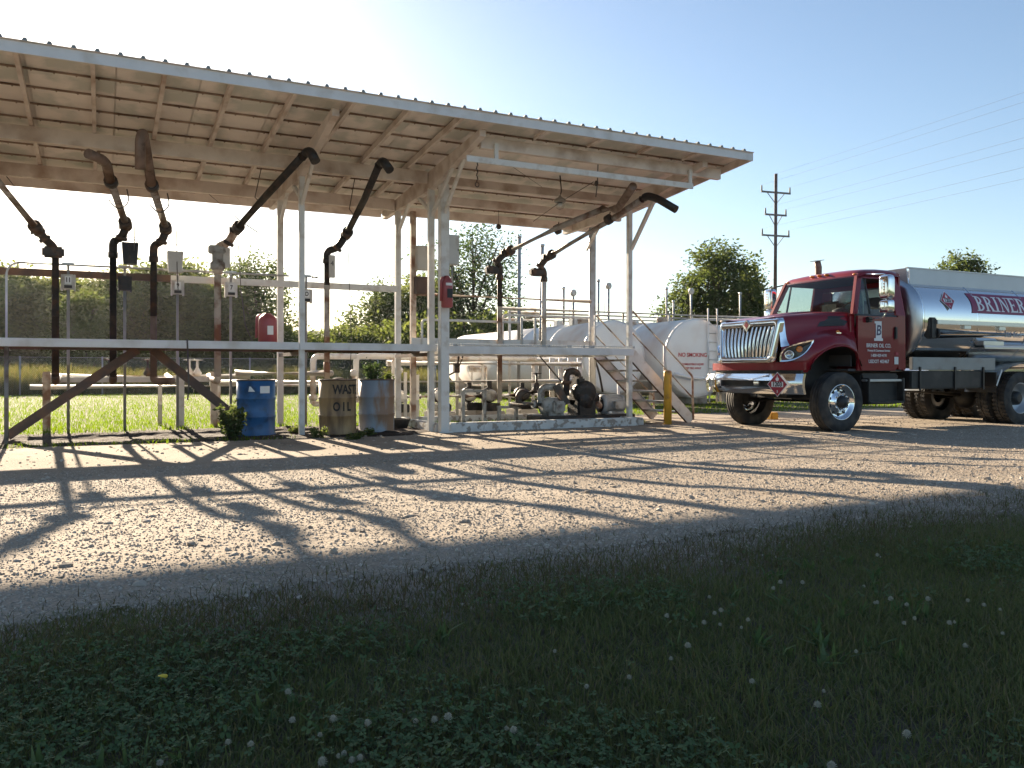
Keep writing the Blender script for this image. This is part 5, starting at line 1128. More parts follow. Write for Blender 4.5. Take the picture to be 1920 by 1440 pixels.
# --- cab
wz = lambda z: 1.02 - (.15 * max(0, z - 1.97) / .7)
def side(poly, sgn, name, m, t=.04, off=0.):
    mb = MB(); n = len(poly); o = [T(u, sgn * (wz(z) + off), z) for u, z in poly]; i = [T(u, sgn * (wz(z) + off - t), z) for u, z in poly]
    mb.add(o + i, [tuple(range(n)), tuple(range(2 * n - 1, n - 1, -1))] + [(k, (k + 1) % n, n + (k + 1) % n, n + k) for k in range(n)]); return part(mb, name, m)
for sgn in (-1, 1):
    dr = side([(1.475, 1.03), (1.48, 1.97), (2.48, 1.97), (2.48, 1.12), (2.40, 1.03)], sgn, 'door', 'truck_red')
    side([(1.37, 1.55), (1.474, 1.55), (1.476, 1.999), (1.37, 1.999)], sgn, 'cowl_panel', 'truck_red', .03, -.07)
    side([(2.488, 1.05), (2.488, 2.0), (2.67, 2.0), (2.67, 1.05)], sgn, 'cab_corner', 'truck_red', off=-.004)
    side([(1.36, 2.0), (1.475, 2.0), (1.74, 2.66), (1.63, 2.68)], sgn, 'a_pillar', 'truck_red', .06)
    side([(2.44, 2.0), (2.67, 2.0), (2.67, 2.7), (2.42, 2.7)], sgn, 'b_pillar', 'truck_red', .05)
    side([(1.63, 2.64), (2.43, 2.64), (2.43, 2.72), (1.66, 2.72)], sgn, 'roof_rail', 'truck_red', .05)
    side([(1.45, 1.972), (2.44, 1.972), (2.44, 2.0), (1.45, 2.0)], sgn, 'belt_seal', 'plastic_black', .04, -.004)
    side([(1.50, 2.0), (1.74, 2.64), (1.80, 2.64), (1.80, 2.0)], sgn, 'vent_glass', 'side_glass', .006, -.02)
    side([(1.79, 2.0), (1.81, 2.64), (1.83, 2.64), (1.82, 2.0)], sgn, 'window_bar', 'plastic_black', .03, -.006)
    if sgn > 0: side([(1.83, 2.0), (1.83, 2.64), (2.43, 2.64), (2.43, 2.0)], sgn, 'door_glass', 'side_glass', .006, -.02)
    else: side([(1.83, 2.0), (1.83, 2.1), (2.43, 2.1), (2.43, 2.0)], sgn, 'door_glass', 'side_glass', .006, -.02)
    MB().bbox(T(2.36, sgn * 1.035 - .02, 1.58), T(2.43, sgn * 1.035 + .02, 1.80), .015).build('door_handle', 'plastic_black', dr)
    MB().box(T(1.5, sgn * 1.024 - .003, 1.725), T(2.47, sgn * 1.024 + .003, 1.74)).build('door_crease', 'truck_red', dr)
    MB().bbox(T(1.66, sgn * 1.05 - .04, 1.86), T(1.76, sgn * 1.05 + .04, 1.95), .012).build('mirror_bracket', 'plastic_black', dr)
    # mirror: convex lower and tall upper glass in chrome shells
    mw = sgn * 1.36
    mi = part(sball(T(1.77, mw, 2.44), (.08, .115, .205)), 'mirror', 'chrome'); sball(T(1.77, mw, 2.115), (.08, .11, .112)).build('convex_mirror', 'chrome', mi)
    MB().box(T(1.845, mw - .085, 2.29), T(1.852, mw + .085, 2.59)).build('mirror_glass', 'chrome', mi)
    for k in range(5): MB().ball(T(1.692, mw + sgn * .01, 2.34 + k * .05), .014, 8).build('mirror_marker', 'amber', mi)
    part(MB().tube(smooth_path([T(1.7, sgn * 1.05, 1.9), T(1.74, mw, 1.94), T(1.76, mw, 2.66), T(1.78, sgn * .9, 2.70)], 6, .08), .014, 8), 'mirror_arm', 'chrome' if sgn < 0 else 'plastic_black')
    # steps under the door
    stp = part(MB().bbox(T(1.62, sgn * 1.02 - .06, .84), T(2.55, sgn * 1.02 + .06, .88), .01), 'cab_step', 'alu_dull'); MB().bbox(T(1.66, sgn * 1.05 - .07, .46), T(2.5, sgn * 1.05 + .07, .50), .01).build('lower_step', 'truck_black', stp)
    part(MB().bbox(T(1.62, sgn * .80 - .18, .44), T(2.55, sgn * .80 + .18, .98), .03), 'battery_box', 'truck_black')
    for uu in (1.64, 2.5): MB().bbox(T(uu, sgn * 1.03 - .07, .46), T(uu + .05, sgn * 1.03 + .07, .9), .01).build('step_bracket', 'truck_black', stp)
# windshield, roof, back, floor
mb = MB(); nW = 10
def wsp(q, t): 
    w = q * (.97 - .12 * t); u = 1.36 + .30 * t + .05 * q * q - .05; z = 2.0 + .69 * t; return T(u, w, z)
mb.grid([[wsp(-1 + 2 * k / nW, t) for k in range(nW + 1)] for t in (0, .33, .66, 1)], True); part(mb, 'windshield', 'windshield', fix=False)
rowsr = []
for u, zt, zb, hw in ((1.60, 2.665, 2.66, .855), (1.63, 2.735, 2.665, .885), (1.72, 2.79, 2.68, .90), (1.9, 2.835, 2.69, .91), (2.2, 2.855, 2.70, .915), (2.5, 2.855, 2.70, .915), (2.66, 2.83, 2.70, .91), (2.68, 2.70, 2.70, .9)):
    pr = [(-1, 0), (-.985, .35), (-.93, .65), (-.82, .84), (-.5, .96), (0, 1), (.5, .96), (.82, .84), (.93, .65), (.985, .35), (1, 0)]
    rowsr.append([T(u + (.05 * a * a if u < 1.7 else 0), a * hw, zb + (zt - zb) * b) for a, b in pr])
mb = MB(); mb.grid(rowsr, True); rf = part(mb, 'cab_roof', 'truck_red', fix=False)
part(MB().box(T(1.66, -.86, 2.64), T(2.66, .86, 2.66)), 'headliner', 'interior')
for w in (-.78, -.17, 0, .17, .78): MB().ball(T(1.66 + .05 * w * w, w, 2.765 - .09 * w * w), .04, 12, (1.3, 1.1, .6)).build('marker_light', 'amber', rf)
mbk = MB()
for lo, hi in (((2.63, -1.0, 1.03), (2.668, 1.0, 2.05)), ((2.63, -.9, 2.55), (2.668, .9, 2.7)), ((2.63, -.9, 2.052), (2.668, -.62, 2.548)), ((2.63, .62, 2.052), (2.668, .9, 2.548))): mbk.box(T(*lo), T(*hi))
part(mbk, 'cab_back', 'truck_red'); part(MB().box(T(2.645, -.62, 2.05), T(2.65, .62, 2.55)), 'rear_glass', 'side_glass')
part(MB().box(T(1.3, -.97, 1.02), T(2.62, .97, 1.06)), 'cab_floor', 'interior'); part(MB().box(T(1.40, -.93, 1.1), T(1.43, .93, 2.0)), 'firewall', 'interior')
part(MB().bbox(T(1.40, -.93, 1.80), T(1.78, .93, 2.02), .05), 'dashboard', 'interior_grey')
part(MB().lathe([(0, .16), (.12, .14), (.16, .05)], T(1.62, -.52, 1.98), n=18), 'instrument_hood', 'interior')
sw_ = [T(1.86 + .1 * math.sin(t) * .6, -.5 + .21 * math.cos(t), 2.06 + .19 * math.sin(t)) for t in [k * math.pi / 12 for k in range(25)]]
part(MB().tube(sw_, .014, 8), 'steering_wheel', 'interior'); part(MB().bar(T(1.84, -.5, 2.02), T(1.70, -.5, 1.9), .06, .06), 'steering_column', 'interior')
for w in (-.5, .5):
    part(MB().bbox(T(2.08, w - .24, 1.4), T(2.5, w + .24, 1.62), .05), 'seat', 'interior'); part(MB().bbox(T(2.44, w - .23, 1.6), T(2.56, w + .23, 2.36), .06), 'seat_back', 'interior')
part(MB().tube([T(2.78, 1.08, 1.0), T(2.78, 1.08, 3.1), T(2.74, 1.08, 3.22)], .065, 14), 'exhaust_stack', 'brown_pipe'); part(MB().bar(T(2.86, 1.08, 3.25), T(2.63, 1.08, 3.22), .15, .015), 'exhaust_flap', 'alu_dull')
# door lettering
dl = T(1.98, -1.0255, 0); rx, uz = Vector((1, 0, 0)), Vector((0, 0, 1))
lg = MB().prism([dl + rx * a + uz * b for a, b in ((-.105, 1.885), (.07, 1.885), (.07, 1.59), (.1, 1.59), (.1, 1.545), (-.115, 1.545), (-.115, 1.59), (-.075, 1.59), (-.075, 1.845), (-.105, 1.845))], (0, -.002, 0)).build('door_logo', 'letter_white', truck)
text('B', dl + uz * 1.72 + rx * .0 - Vector((0, .0035, 0)), (1, 0, .0), (.12, 0, 1), .25, 'letter_blue', lg, 'logo_letter', .004, .9, .0005)
for s_, z, sz, m in (('BRINER OIL CO.', 1.46, .095, 'letter_white'), ('Prompt & Courteous Service', 1.375, .052, 'letter_white'), ('1-800-429-4191', 1.29, .07, 'letter_white'), ('USDOT 403467', 1.185, .085, 'letter_white')): text(s_, dl + uz * z - Vector((0, .002, 0)), rx, uz, sz, m, truck, 'door_lettering', .0012, .9, .0008)
part(MB().box(T(2.37, -1.028, 1.14), T(2.47, -1.0245, 1.27)), 'door_sticker', 'label_white'); part(MB().box(T(2.40, -1.028, 1.30), T(2.47, -1.0245, 1.35)), 'door_sticker', 'sign_red')
# --- chassis
for w in (-.43, .43): part(MB().bbox(T(.3, w - .04, .72), T(8.9, w + .04, .98), .01), 'frame_rail', 'truck_black')
part(MB().tube([T(.95, -1.0, .5), T(.95, 1.0, .5)], .06, 12), 'front_axle', 'truck_black'); part(MB().bbox(T(.45, -.42, .55), T(1.5, .42, 1.3), .06), 'engine', 'truck_black'); part(MB().bbox(T(.2, -.8, .62), T(.3, .8, 1.1), .02), 'radiator', 'truck_black')
for u in (5.75, 7.1): part(MB().tube([T(u, -1.0, .5), T(u, 1.0, .5)], .08, 12), 'rear_axle', 'truck_black'); part(MB().ball(T(u, 0, .5), .24), 'differential', 'truck_black')
part(MB().tube([T(2.5, 0, .7), T(5.6, 0, .55)], .05, 10), 'drive_shaft', 'truck_black')
part(MB().bbox(T(2.75, -1.06, .70), T(4.75, -.6, 1.03), .02), 'tool_box', 'truck_black'); part(MB().bbox(T(2.75, .6, .70), T(4.75, 1.06, 1.03), .02), 'tool_box', 'truck_black')
for u in (2.95, 3.9, 4.7): part(MB().bbox(T(u, -1.085, .68), T(u + .05, -1.062, 1.1), .006), 'box_strap', 'plastic_black')
# --- polished tank
ta, tb, tcz, tn = 1.16, .88, 1.95, 2.3
def tpt(u, t, k=1.):
    c, s = math.cos(t), math.sin(t); return T(u, k * ta * math.copysign(abs(c) ** (2 / tn), c), tcz + k * tb * math.copysign(abs(s) ** (2 / tn), s))
nn = 72; rows = [[tpt(u, 2 * math.pi * k / nn, kk) for k in range(nn + 1)] for u, kk in ((2.79, .02), (2.80, .6), (2.84, .9), (2.90, .985), (2.94, 1.0))]
mb = MB(); mb.grid(rows, True); part(mb, 'tank_head', 'brushed')
mb = MB(); mb.grid([[tpt(u, 2 * math.pi * k / nn) for k in range(nn + 1)] for u in (2.942, 4.4, 5.9, 7.4, 8.6)], True); tk = part(mb, 'tank_shell', 'polished')
mb = MB(); mb.grid([[tpt(u, 2 * math.pi * k / nn, kk) for k in range(nn + 1)] for u, kk in ((8.602, 1.), (8.66, .96), (8.7, .8), (8.72, .02))], True); part(mb, 'tank_head', 'brushed')
for u in (2.96, 4.45, 5.9, 7.35, 8.55):
    mb = MB(); mb.grid([[tpt(u + du, 2 * math.pi * k / nn, kk) for k in range(nn + 1)] for du, kk in ((-.025, 1.0), (-.02, 1.006), (.02, 1.006), (.025, 1.0))], True); mb.build('tank_band', 'polished', tk)
for w in (-.86, .86): 
    part(MB().box(T(2.96, w - .006, 2.595), T(8.6, w + .006, 2.875)), 'coaming', 'alu_sheet'); part(MB().bbox(T(2.9, w - .02, 2.876), T(8.62, w + .035, 2.90), .004), 'coaming_rail', 'alu_dull')
    for k in range(6): part(MB().prism([T(3.2 + k, w - math.copysign(.0065, -w) * -1, 2.87), T(3.32 + k, w - math.copysign(.0065, -w) * -1, 2.87), T(3.26 + k, w - math.copysign(.0065, -w) * -1, 2.80)], (0, math.copysign(.004, w), 0)), 'coaming_gusset', 'alu_dull')
part(MB().prism([T(2.93, -.86, 2.6), T(2.93, .86, 2.6), T(2.88, .86, 2.88), T(2.88, -.86, 2.88)], (.012, 0, 0)), 'coaming_front', 'alu_sheet')
for u in (3.8, 5.4, 7.0): part(MB().lathe([(0, .26), (.1, .26), (.11, .29), (.14, .29), (.16, .1)], T(u, 0, 2.8), n=20), 'hatch', 'alu_dull')
part(MB().bbox(T(3.22, -1.24, 1.86), T(8.4, -1.10, 1.935), .01), 'side_ledge', 'brushed'); part(MB().bbox(T(3.22, 1.10, 1.86), T(8.4, 1.24, 1.935), .01), 'side_ledge', 'brushed')
ht = part(MB().tube([T(3.3, -1.14, 1.70), T(8.2, -1.14, 1.70)], .09, 20), 'hose_tube', 'polished'); MB().lathe([(0, .1), (.05, .1), (.06, .06)], T(3.25, -1.14, 1.7), (1, 0, 0), 18).build('tube_cap', 'truck_black', ht)
part(MB().bbox(T(3.1, -1.2, 1.6), T(3.26, -1.02, 1.98), .02), 'hose_bracket', 'truck_black')
for k in range(5): part(MB().bbox(T(4.0 + k, -1.2, 1.79), T(4.2 + k, -1.05, 1.86), .01), 'tube_bracket', 'brushed')
part(MB().bbox(T(2.8, -1.06, 1.04), T(5.1, -.98, 1.27), .01), 'lower_panel', 'panel_grey'); part(MB().bbox(T(2.8, .98, 1.04), T(5.1, 1.06, 1.27), .01), 'lower_panel', 'panel_grey')
part(MB().bbox(T(4.55, -1.22, 1.44), T(8.2, -1.02, 1.465), .006), 'hose_tray', 'brushed'); part(MB().bbox(T(4.55, -1.22, 1.466), T(8.2, -1.205, 1.50), .004), 'tray_edge', 'letter_white'); part(MB().bbox(T(4.55, -1.2, 1.50), T(5.15, -1.03, 1.58), .01), 'valve_box', 'brushed')
for w0, w1 in ((-1.14, -.5), (.5, 1.14)):
    fd = []
    for k in range(13):
        t = math.pi * k / 12; fd.append((6.42 - 1.42 * math.cos(t), .62 + .58 * math.sin(t) ** .6))
    mb = MB(); mb.grid([[T(u, w, z) for u, z in fd] for w in (w0, w1)], True); part(mb, 'rear_fender', 'brushed', fix=False)
part(MB().box(T(4.995, -1.14, .72), T(5.03, -.5, 1.0)), 'mud_flap', 'truck_black'); part(MB().bar(T(5.0, -1.15, .75), T(5.16, -1.15, 1.05), .004, .035), 'reflective_tape', 'label_white')
part(MB().bbox(T(8.6, -1.15, .75), T(8.85, 1.15, .95), .02), 'rear_bumper', 'truck_black')
# tank signs
def tsurf(z): return ta * (1 - abs((z - tcz) / tb) ** tn) ** (1 / tn)
def on_tank(u, z, off=.004): return T(u, -(tsurf(z) + off), z)
def wrap(poly, off, name, m, par, ext=.001, sub=1):
    mb = MB(); n = len(poly); mb.add([on_tank(u, z, off) for u, z in poly], [tuple(range(n))]); return mb.build(name, m, par, fixn=False)
b0, b1, bz0, bz1 = 4.28, 7.9, 2.095, 2.475
nb = 8
mb = MB(); mb.grid([[on_tank(b0 + (.035 * math.sin(math.pi * k / nb)) * 1 if e == 0 else b1, bz0 + (bz1 - bz0) * k / nb, .008) for k in range(nb + 1)] for e in (0, 1)], True); bn = part(mb, 'banner', 'banner_red', fix=False)
def ring_half(cx, cy, rx_, ry, tx, ty, a0=-90, a1=90, n=10):
    return [(( cx + rx_ * math.cos(R(a0 + (a1 - a0) * k / n)), cy + ry * math.sin(R(a0 + (a1 - a0) * k / n))), (cx + (rx_ - tx) * math.cos(R(a0 + (a1 - a0) * k / n)), cy + (ry - ty) * math.sin(R(a0 + (a1 - a0) * k / n)))) for k in range(n + 1)]
def rect(a, b, c, d): return [(a, b), (c, b), (c, d), (a, d)]
def half_polys(*k): q = ring_half(*k); return [[q[i][0], q[i + 1][0], q[i + 1][1], q[i][1]] for i in range(len(q) - 1)]
SER = lambda x0, x1, y: rect(x0, y, x1, y + .06)
GLY = {'B': [rect(.12, 0, .32, 1), SER(.0, .36, 0), SER(.0, .36, .94)] + half_polys(.32, .745, .36, .255, .17, .09) + half_polys(.32, .27, .44, .27, .19, .09),
       'R': [rect(.12, 0, .32, 1), SER(.0, .42, 0), SER(.0, .36, .94), [(.36, .5), (.56, .5), (.86, .06), (.64, .06)], SER(.6, .95, 0)] + half_polys(.32, .735, .40, .265, .18, .09),
       'I': [rect(.14, 0, .34, 1), SER(.0, .48, 0), SER(.0, .48, .94)],
       'N': [rect(.12, 0, .21, 1), rect(.72, 0, .81, 1), [(.08, 1), (.32, 1), (.81, 0), (.66, 0)], SER(0, .33, 0), SER(.0, .2, .94), SER(.6, .93, .94)],
       'E': [rect(.12, 0, .32, 1), SER(.0, .36, 0), SER(.0, .36, .94), rect(.32, .9, .74, 1), rect(.32, 0, .78, .1), rect(.32, .46, .56, .54), [(.66, .9), (.74, .74), (.74, .9)], [(.68, .1), (.78, .1), (.8, .28)], [(.5, .46), (.58, .36), (.58, .64), (.5, .54)]],
       'L': [rect(.12, 0, .32, 1), SER(.0, .46, 0), SER(.0, .46, .94), rect(.32, 0, .74, .1), [(.62, .1), (.74, .1), (.76, .3)]],
       'O': half_polys(.46, .5, .44, .51, .2, .09, -90, 270, 24), 'C': half_polys(.46, .5, .44, .51, .2, .09, 45, 315, 20) + [rect(.68, .64, .78, 1)], '.': [rect(.05, 0, .2, .16)], ' ': []}
ADV = {'B': .88, 'R': .98, 'I': .60, 'N': .98, 'E': .86, 'L': .84, 'O': .98, 'C': .96, '.': .35, ' ': .4}
def slices(poly, n=10):
    """cuts a convex outline into thin horizontal bands so that it can follow the curved shell"""
    out = []
    for k in range(-1, n + 1):
        q = list(poly)
        for lim, sg in ((k / n, 1), ((k + 1) / n, -1)):
            r_ = []
            for i in range(len(q)):
                a, b = q[i - 1], q[i]; da, db = sg * (a[1] - lim), sg * (b[1] - lim)
                if (da >= 0) != (db >= 0): t = da / (da - db); r_.append((a[0] + (b[0] - a[0]) * t, lim))
                if db >= 0: r_.append(b)
            q = r_
            if len(q) < 3: break
        if len(q) >= 3: out.append(q)
    return out
xu = b0 + .16; hh_ = .285; k_ = .29
for ch in 'BRINER OIL CO.':
    mb = MB()
    for poly in GLY[ch]:
        for q in slices(poly): mb.add([on_tank(xu + a * k_ * 1.0, 2.14 + b * hh_, .012) for a, b in q], [tuple(range(len(q)))])
    if GLY[ch]: mb.build('banner_letter', 'letter_white', bn, fixn=False)
    xu += ADV[ch] * k_ * .98
pz0 = 2.30; pu0 = 3.66; c = on_tank(pu0, pz0, .012); tz = (on_tank(pu0, pz0 + .15, .012) - on_tank(pu0, pz0 - .15, .012)).normalized()
placard(c, (1, 0, 0), tz, .19, truck)
text('325 Beck St. Jonesville', T(5.75, -1.234, 1.705), rx, uz, .15, 'letter_grey', truck, 'tube_lettering', .002, .95, .001)
# --- wheels
def wheel(u, w, sgn, front, lug=False):
    c = T(u, w, .5); ax = Vector((0, sgn, 0)); Rr, W2 = .505, .14
    prof = [(-W2 + .02, .30), (-W2, .36), (-W2 - .004, .42), (-W2 + .018, Rr - .02), (-W2 + .035, Rr)]
    g_ = 4
    for k in range(g_):
        t0 = -W2 + .05 + k * .06
        prof += [(t0, Rr), (t0 + .004, Rr - .014), (t0 + .014, Rr - .014), (t0 + .018, Rr)]
    prof += [(W2 - .035, Rr), (W2 - .018, Rr - .02), (W2 + .004, .42), (W2, .36), (W2 - .02, .30)]
    ty = MB().lathe(prof, c, ax, 56, close=True)
    if lug:
        for k in range(40):
            a = 2 * math.pi * k / 40
            for s_ in (-1, 1):
                d = Vector((math.cos(a + s_ * .04), 0, math.sin(a + s_ * .04))); p = c + d * (Rr + .002) + Vector((0, s_ * .075, 0)); e = p + Vector((-math.sin(a) * .02 * 1, s_ * .045, math.cos(a) * .02))
                ty.bar(p - Vector((0, s_ * .05, 0)), e, .045, .02, up=d)
    ty = part(ty, 'wheel', 'rubber')
    if front:
        MB().lathe([(.05, .30), (.11, .305), (.125, .30), (.12, .285), (.06, .262), (.045, .235), (.05, .17), (.10, .15), (.105, .115), (.12, .1)], c, ax, 40, close=True).build('rim', 'chrome', ty)
        MB().lathe([(.10, .115), (.15, .105), (.19, .07), (.2, 0)], c, ax, 24).build('hub', 'truck_black', ty)
        fr = frame(ax)
        for k in range(10):
            a = 2 * math.pi * (k + .5) / 10; d = fr[0] * math.cos(a) + fr[1] * math.sin(a)
            MB().lathe([(0, .027), (.006, .027)], c + d * .208 + ax * .0495, ax, 12).build('hand_hole', 'label_black', ty)
            d = fr[0] * math.cos(a + .31) + fr[1] * math.sin(a + .31); MB().lathe([(0, .017), (.035, .017), (.045, .01)], c + d * .142 + ax * .097, ax, 8).build('lug_nut', 'chrome', ty)
    else:
        MB().lathe([(.1, .30), (.12, .30), (.1, .28), (-.03, .26), (-.06, .2), (-.06, .0)], c, ax, 32, close=True).build('rim', 'alu_dull', ty)
        MB().lathe([(-.06, .14), (.06, .13), (.1, .08)], c, ax, 20).build('hub', 'truck_black', ty)
    return ty
for sgn in (-1, 1):
    wheel(.95, sgn * 1.03, sgn, True)
    for u in (5.75, 7.1): wheel(u, sgn * 1.02, sgn, False, True); wheel(u, sgn * .68, sgn, False, True)
# ------------------------------------------------------------------ gravel stones, grass, clover
def in_view(x, y, m=60):
    p = np.stack([x, y], -1); d = p @ np.array([VD.x, VD.y]); l = p @ np.array([RD.x, RD.y])
    with np.errstate(divide='ignore', invalid='ignore'): px = CX + FPX * l / d
    return (d > .8) & (px > -m) & (px < 1920 + m)
def stones(name, n, ylim, size, seed, pw=1.0, xr=(-7, 22), big=False, spill=.12):
    r = np.random.default_rng(seed); x = r.uniform(xr[0], xr[1], n * 3); t = r.random(n * 3) ** pw; y = ylim[0] + (ylim[1] - ylim[0]) * t
    k = in_view(x, y) & (y > y_lo(x) - spill * r.random(len(x)) ** 2) & (y < y_hi(x) + .25) & (r.random(len(x)) < .35 + 1.0 * fbm(x, y, .9, seed)); x, y = x[k][:n], y[k][:n]; N = len(x)
    if big:                                              # faceted lumps
        t = (1 + 5 ** .5) / 2; base = np.array([(-1, t, 0), (1, t, 0), (-1, -t, 0), (1, -t, 0), (0, -1, t), (0, 1, t), (0, -1, -t), (0, 1, -t), (t, 0, -1), (t, 0, 1), (-t, 0, -1), (-t, 0, 1)]) / 1.9
        fc = np.array([(0, 11, 5), (0, 5, 1), (0, 1, 7), (0, 7, 10), (0, 10, 11), (1, 5, 9), (5, 11, 4), (11, 10, 2), (10, 7, 6), (7, 1, 8), (3, 9, 4), (3, 4, 2), (3, 2, 6), (3, 6, 8), (3, 8, 9), (4, 9, 5), (2, 4, 11), (6, 2, 10), (8, 6, 7), (9, 8, 1)])
    else:                                                # chips: open pyramids pressed into the ground
        base = np.array([(1, 0, -.25), (.25, 1, -.25), (-.85, .6, -.25), (-.8, -.65, -.25), (.3, -1, -.25), (.1, -.1, .75), (-.3, .3, .6)], float)
        fc = np.array([(0, 1, 5), (1, 2, 6), (1, 6, 5), (2, 3, 6), (3, 4, 5), (3, 5, 6), (4, 0, 5)])
    nb = len(base)
    s = size * np.exp(np.clip(r.normal(0, .42, N), -1, .95)); a = r.random(N) * 6.28; sc = np.stack([s * r.uniform(.7, 1.3, N), s * r.uniform(.7, 1.3, N), s * (r.uniform(.35, .75, N) if big else r.uniform(.6, 1.15, N))], -1)
    V = base[None] * r.uniform(.65, 1.3, (N, nb, 1)); V = V + r.normal(0, .14, V.shape); V = V * sc[:, None, :]; c, q = np.cos(a)[:, None], np.sin(a)[:, None]
    V = np.stack([V[..., 0] * c - V[..., 1] * q, V[..., 0] * q + V[..., 1] * c, V[..., 2]], -1)
    z = np.where(y < y_lo(x), ground_z(x, y), gz(y) + .012 + .012 * (fbm(x, y, .5, 41) - .47) * sstep((9.2 - y) / 2.5) + .02 * (fbm(x, y, 2.3, 44) - .47))
    V += np.stack([x, y, z + s * .12], -1)[:, None, :]
    F = fc[None] + (np.arange(N) * nb)[:, None, None]
    return np_mesh(name, V.reshape(-1, 3), F.reshape(-1, 3), 'stone', 'stuff')
o = stones('gravel_stones', 165000, (2.3, 9.4), .0044, 201, 1.5, spill=.7); tag(o, 'small loose grey gravel stones strewn over the yard', 'gravel')
o = stones('coarse_gravel', 4200, (2.4, 9.5), .0105, 202, 1.2, big=True, spill=.5); tag(o, 'larger angular gravel stones standing proud of the yard', 'gravel')
o = stones('scattered_stones', 2600, (8.3, 13.2), .0115, 203, 1.0, big=True); tag(o, 'sparse pebbles on the packed dirt before the rack', 'gravel')

def blades(name, x, y, z, h, w, lm, seed, lean=.45, label=None):
    r = np.random.default_rng(seed); N = len(x); a = r.random(N) * 6.28; h = h * r.uniform(.5, 1.3, N); w = w * r.uniform(.7, 1.3, N)
    dx, dy = np.cos(a), np.sin(a); b = r.random(N) * 6.28; ln = h * lean * r.random(N) * 1.6; lx, ly = np.cos(b) * ln, np.sin(b) * ln
    P = lambda f, t: np.stack([x + lx * f ** 1.7 + dx * w * t, y + ly * f ** 1.7 + dy * w * t, z + h * (f - .25 * f * f * (ln / (h + 1e-6)))], -1)
    f0 = np.zeros(N); V = np.stack([P(f0, -.5), P(f0, .5), P(f0 + .55, .42), P(f0 + .55, -.42), P(f0 + 1, .06), P(f0 + 1, -.06)], 1).reshape(-1, 3)
    i = (np.arange(N) * 6)[:, None]; F = np.concatenate([i + np.array([0, 1, 2, 3]), i + np.array([3, 2, 4, 5])])
    o = np_mesh(name, V, F, lm, 'stuff'); 
    if label: tag(o, label, 'grass')
    return o
def scatter(n, xr, yr, seed, dens=None, m=40, byd=None):
    r = np.random.default_rng(seed); x = r.uniform(*xr, n); y = r.uniform(*yr, n); k = in_view(x, y, m)
    if dens is not None: k &= r.random(n) < dens(x, y)
    return x[k], y[k]
# lawn before the camera: short grass, clover leaves, thin ragged edge against the gravel
def lawn_d(x, y):
    d = np.hypot(x, y); q = np.clip((2.8 / np.maximum(d, 1)) ** 1.6, .12, 1)
    patch = fbm(x, y, .8, 301); return q * np.clip(sstep((y_lo(x) + .1 - y) / .9 + (patch - .47) * 1.1) + .14 * sstep((y_lo(x) + .75 - y) / .7), 0, 1) * (.25 + 1.3 * patch)
x, y = scatter(1050000, (-3.2, 13), (.9, 4.3), 210, lawn_d)
hgt_ = (.026 + .045 * fbm(x, y, .5, 305)) * (.55 + .45 * sstep((y_lo(x) - y) / 1.0))
blades('lawn_grass', x, y, ground_z(x, y) - .004, hgt_, .0034, 'grass_front', 211, .8, 'short dull green lawn grass in the canopy shadow')
x, y = scatter(260000, (-3, 12), (1.4, 4.4), 215, lambda x, y: np.clip((3.2 / np.hypot(x, y)) ** 1.6, .12, 1) * sstep(1 - np.abs(y - (y_lo(x) - .35)) / .7) * (.3 + fbm(x, y, .6, 308)) * .5)
blades('dry_grass', x, y, ground_z(x, y) + .004, .035 + .03 * fbm(x, y, .5, 309), .0034, 'grass_dry', 216, .9, 'thin dry brown grass along the edge of the gravel')
r = np.random.default_rng(220)
x, y = scatter(150000, (-3, 12), (.9, 3.2), 221, lambda x, y: lawn_d(x, y) * sstep((fbm(x, y, .7, 306) - .40) / .16) * sstep((2.9 - y) / .5))
def clover_leaves(x, y):
    r = np.random.default_rng(222); V = []; N = len(x); s = .0056 * r.uniform(.6, 1.4, N); z = ground_z(x, y) + r.uniform(.015, .06, N); a0 = r.random(N) * 6.28; Vs = []
    tx, ty = r.normal(0, .35, N), r.normal(0, .35, N)
    for k in range(3):
        a = a0 + k * 2.094; c = np.cos(a); q = np.sin(a)
        pts = [(0, 0), (.75, .55), (1.45, .6), (1.7, 0), (1.45, -.6), (.75, -.55)]
        L_ = []
        for u, v in pts:
            X_, Y_ = (u * c - v * q) * s, (u * q + v * c) * s; L_.append(np.stack([x + X_, y + Y_, z + X_ * tx + Y_ * ty - abs(v) * s * .0], -1))
        Vs.append(np.stack(L_, 1))
    V = np.concatenate(Vs).reshape(-1, 3); M = len(V) // 6; i = (np.arange(M) * 6)[:, None]; F = np.concatenate([i + np.array([0, 1, 2, 3]), i + np.array([0, 3, 4, 5])])
    return V, F
V, F = clover_leaves(x, y); tag(np_mesh('clover_leaves', V, F, 'clover_leaf', 'stuff'), 'carpet of three-part clover leaves among the lawn grass', 'clover')
# broad-leaved weeds in the lawn (plantain, dandelion)
x, y = scatter(1500, (-3, 10), (1.0, 2.8), 231, lambda x, y: .5 * sstep((fbm(x, y, 1.0, 307) - .42) / .1) * (y < y_lo(x) - .7)); x = np.repeat(x, 7) + npr.normal(0, .012, len(x) * 7); y = np.repeat(y, 7) + npr.normal(0, .012, len(y) * 7)
blades('broadleaf_weeds', x, y, ground_z(x, y), .06, .014, 'clover_leaf', 232, .9, 'tufts of broad weed leaves in the lawn')
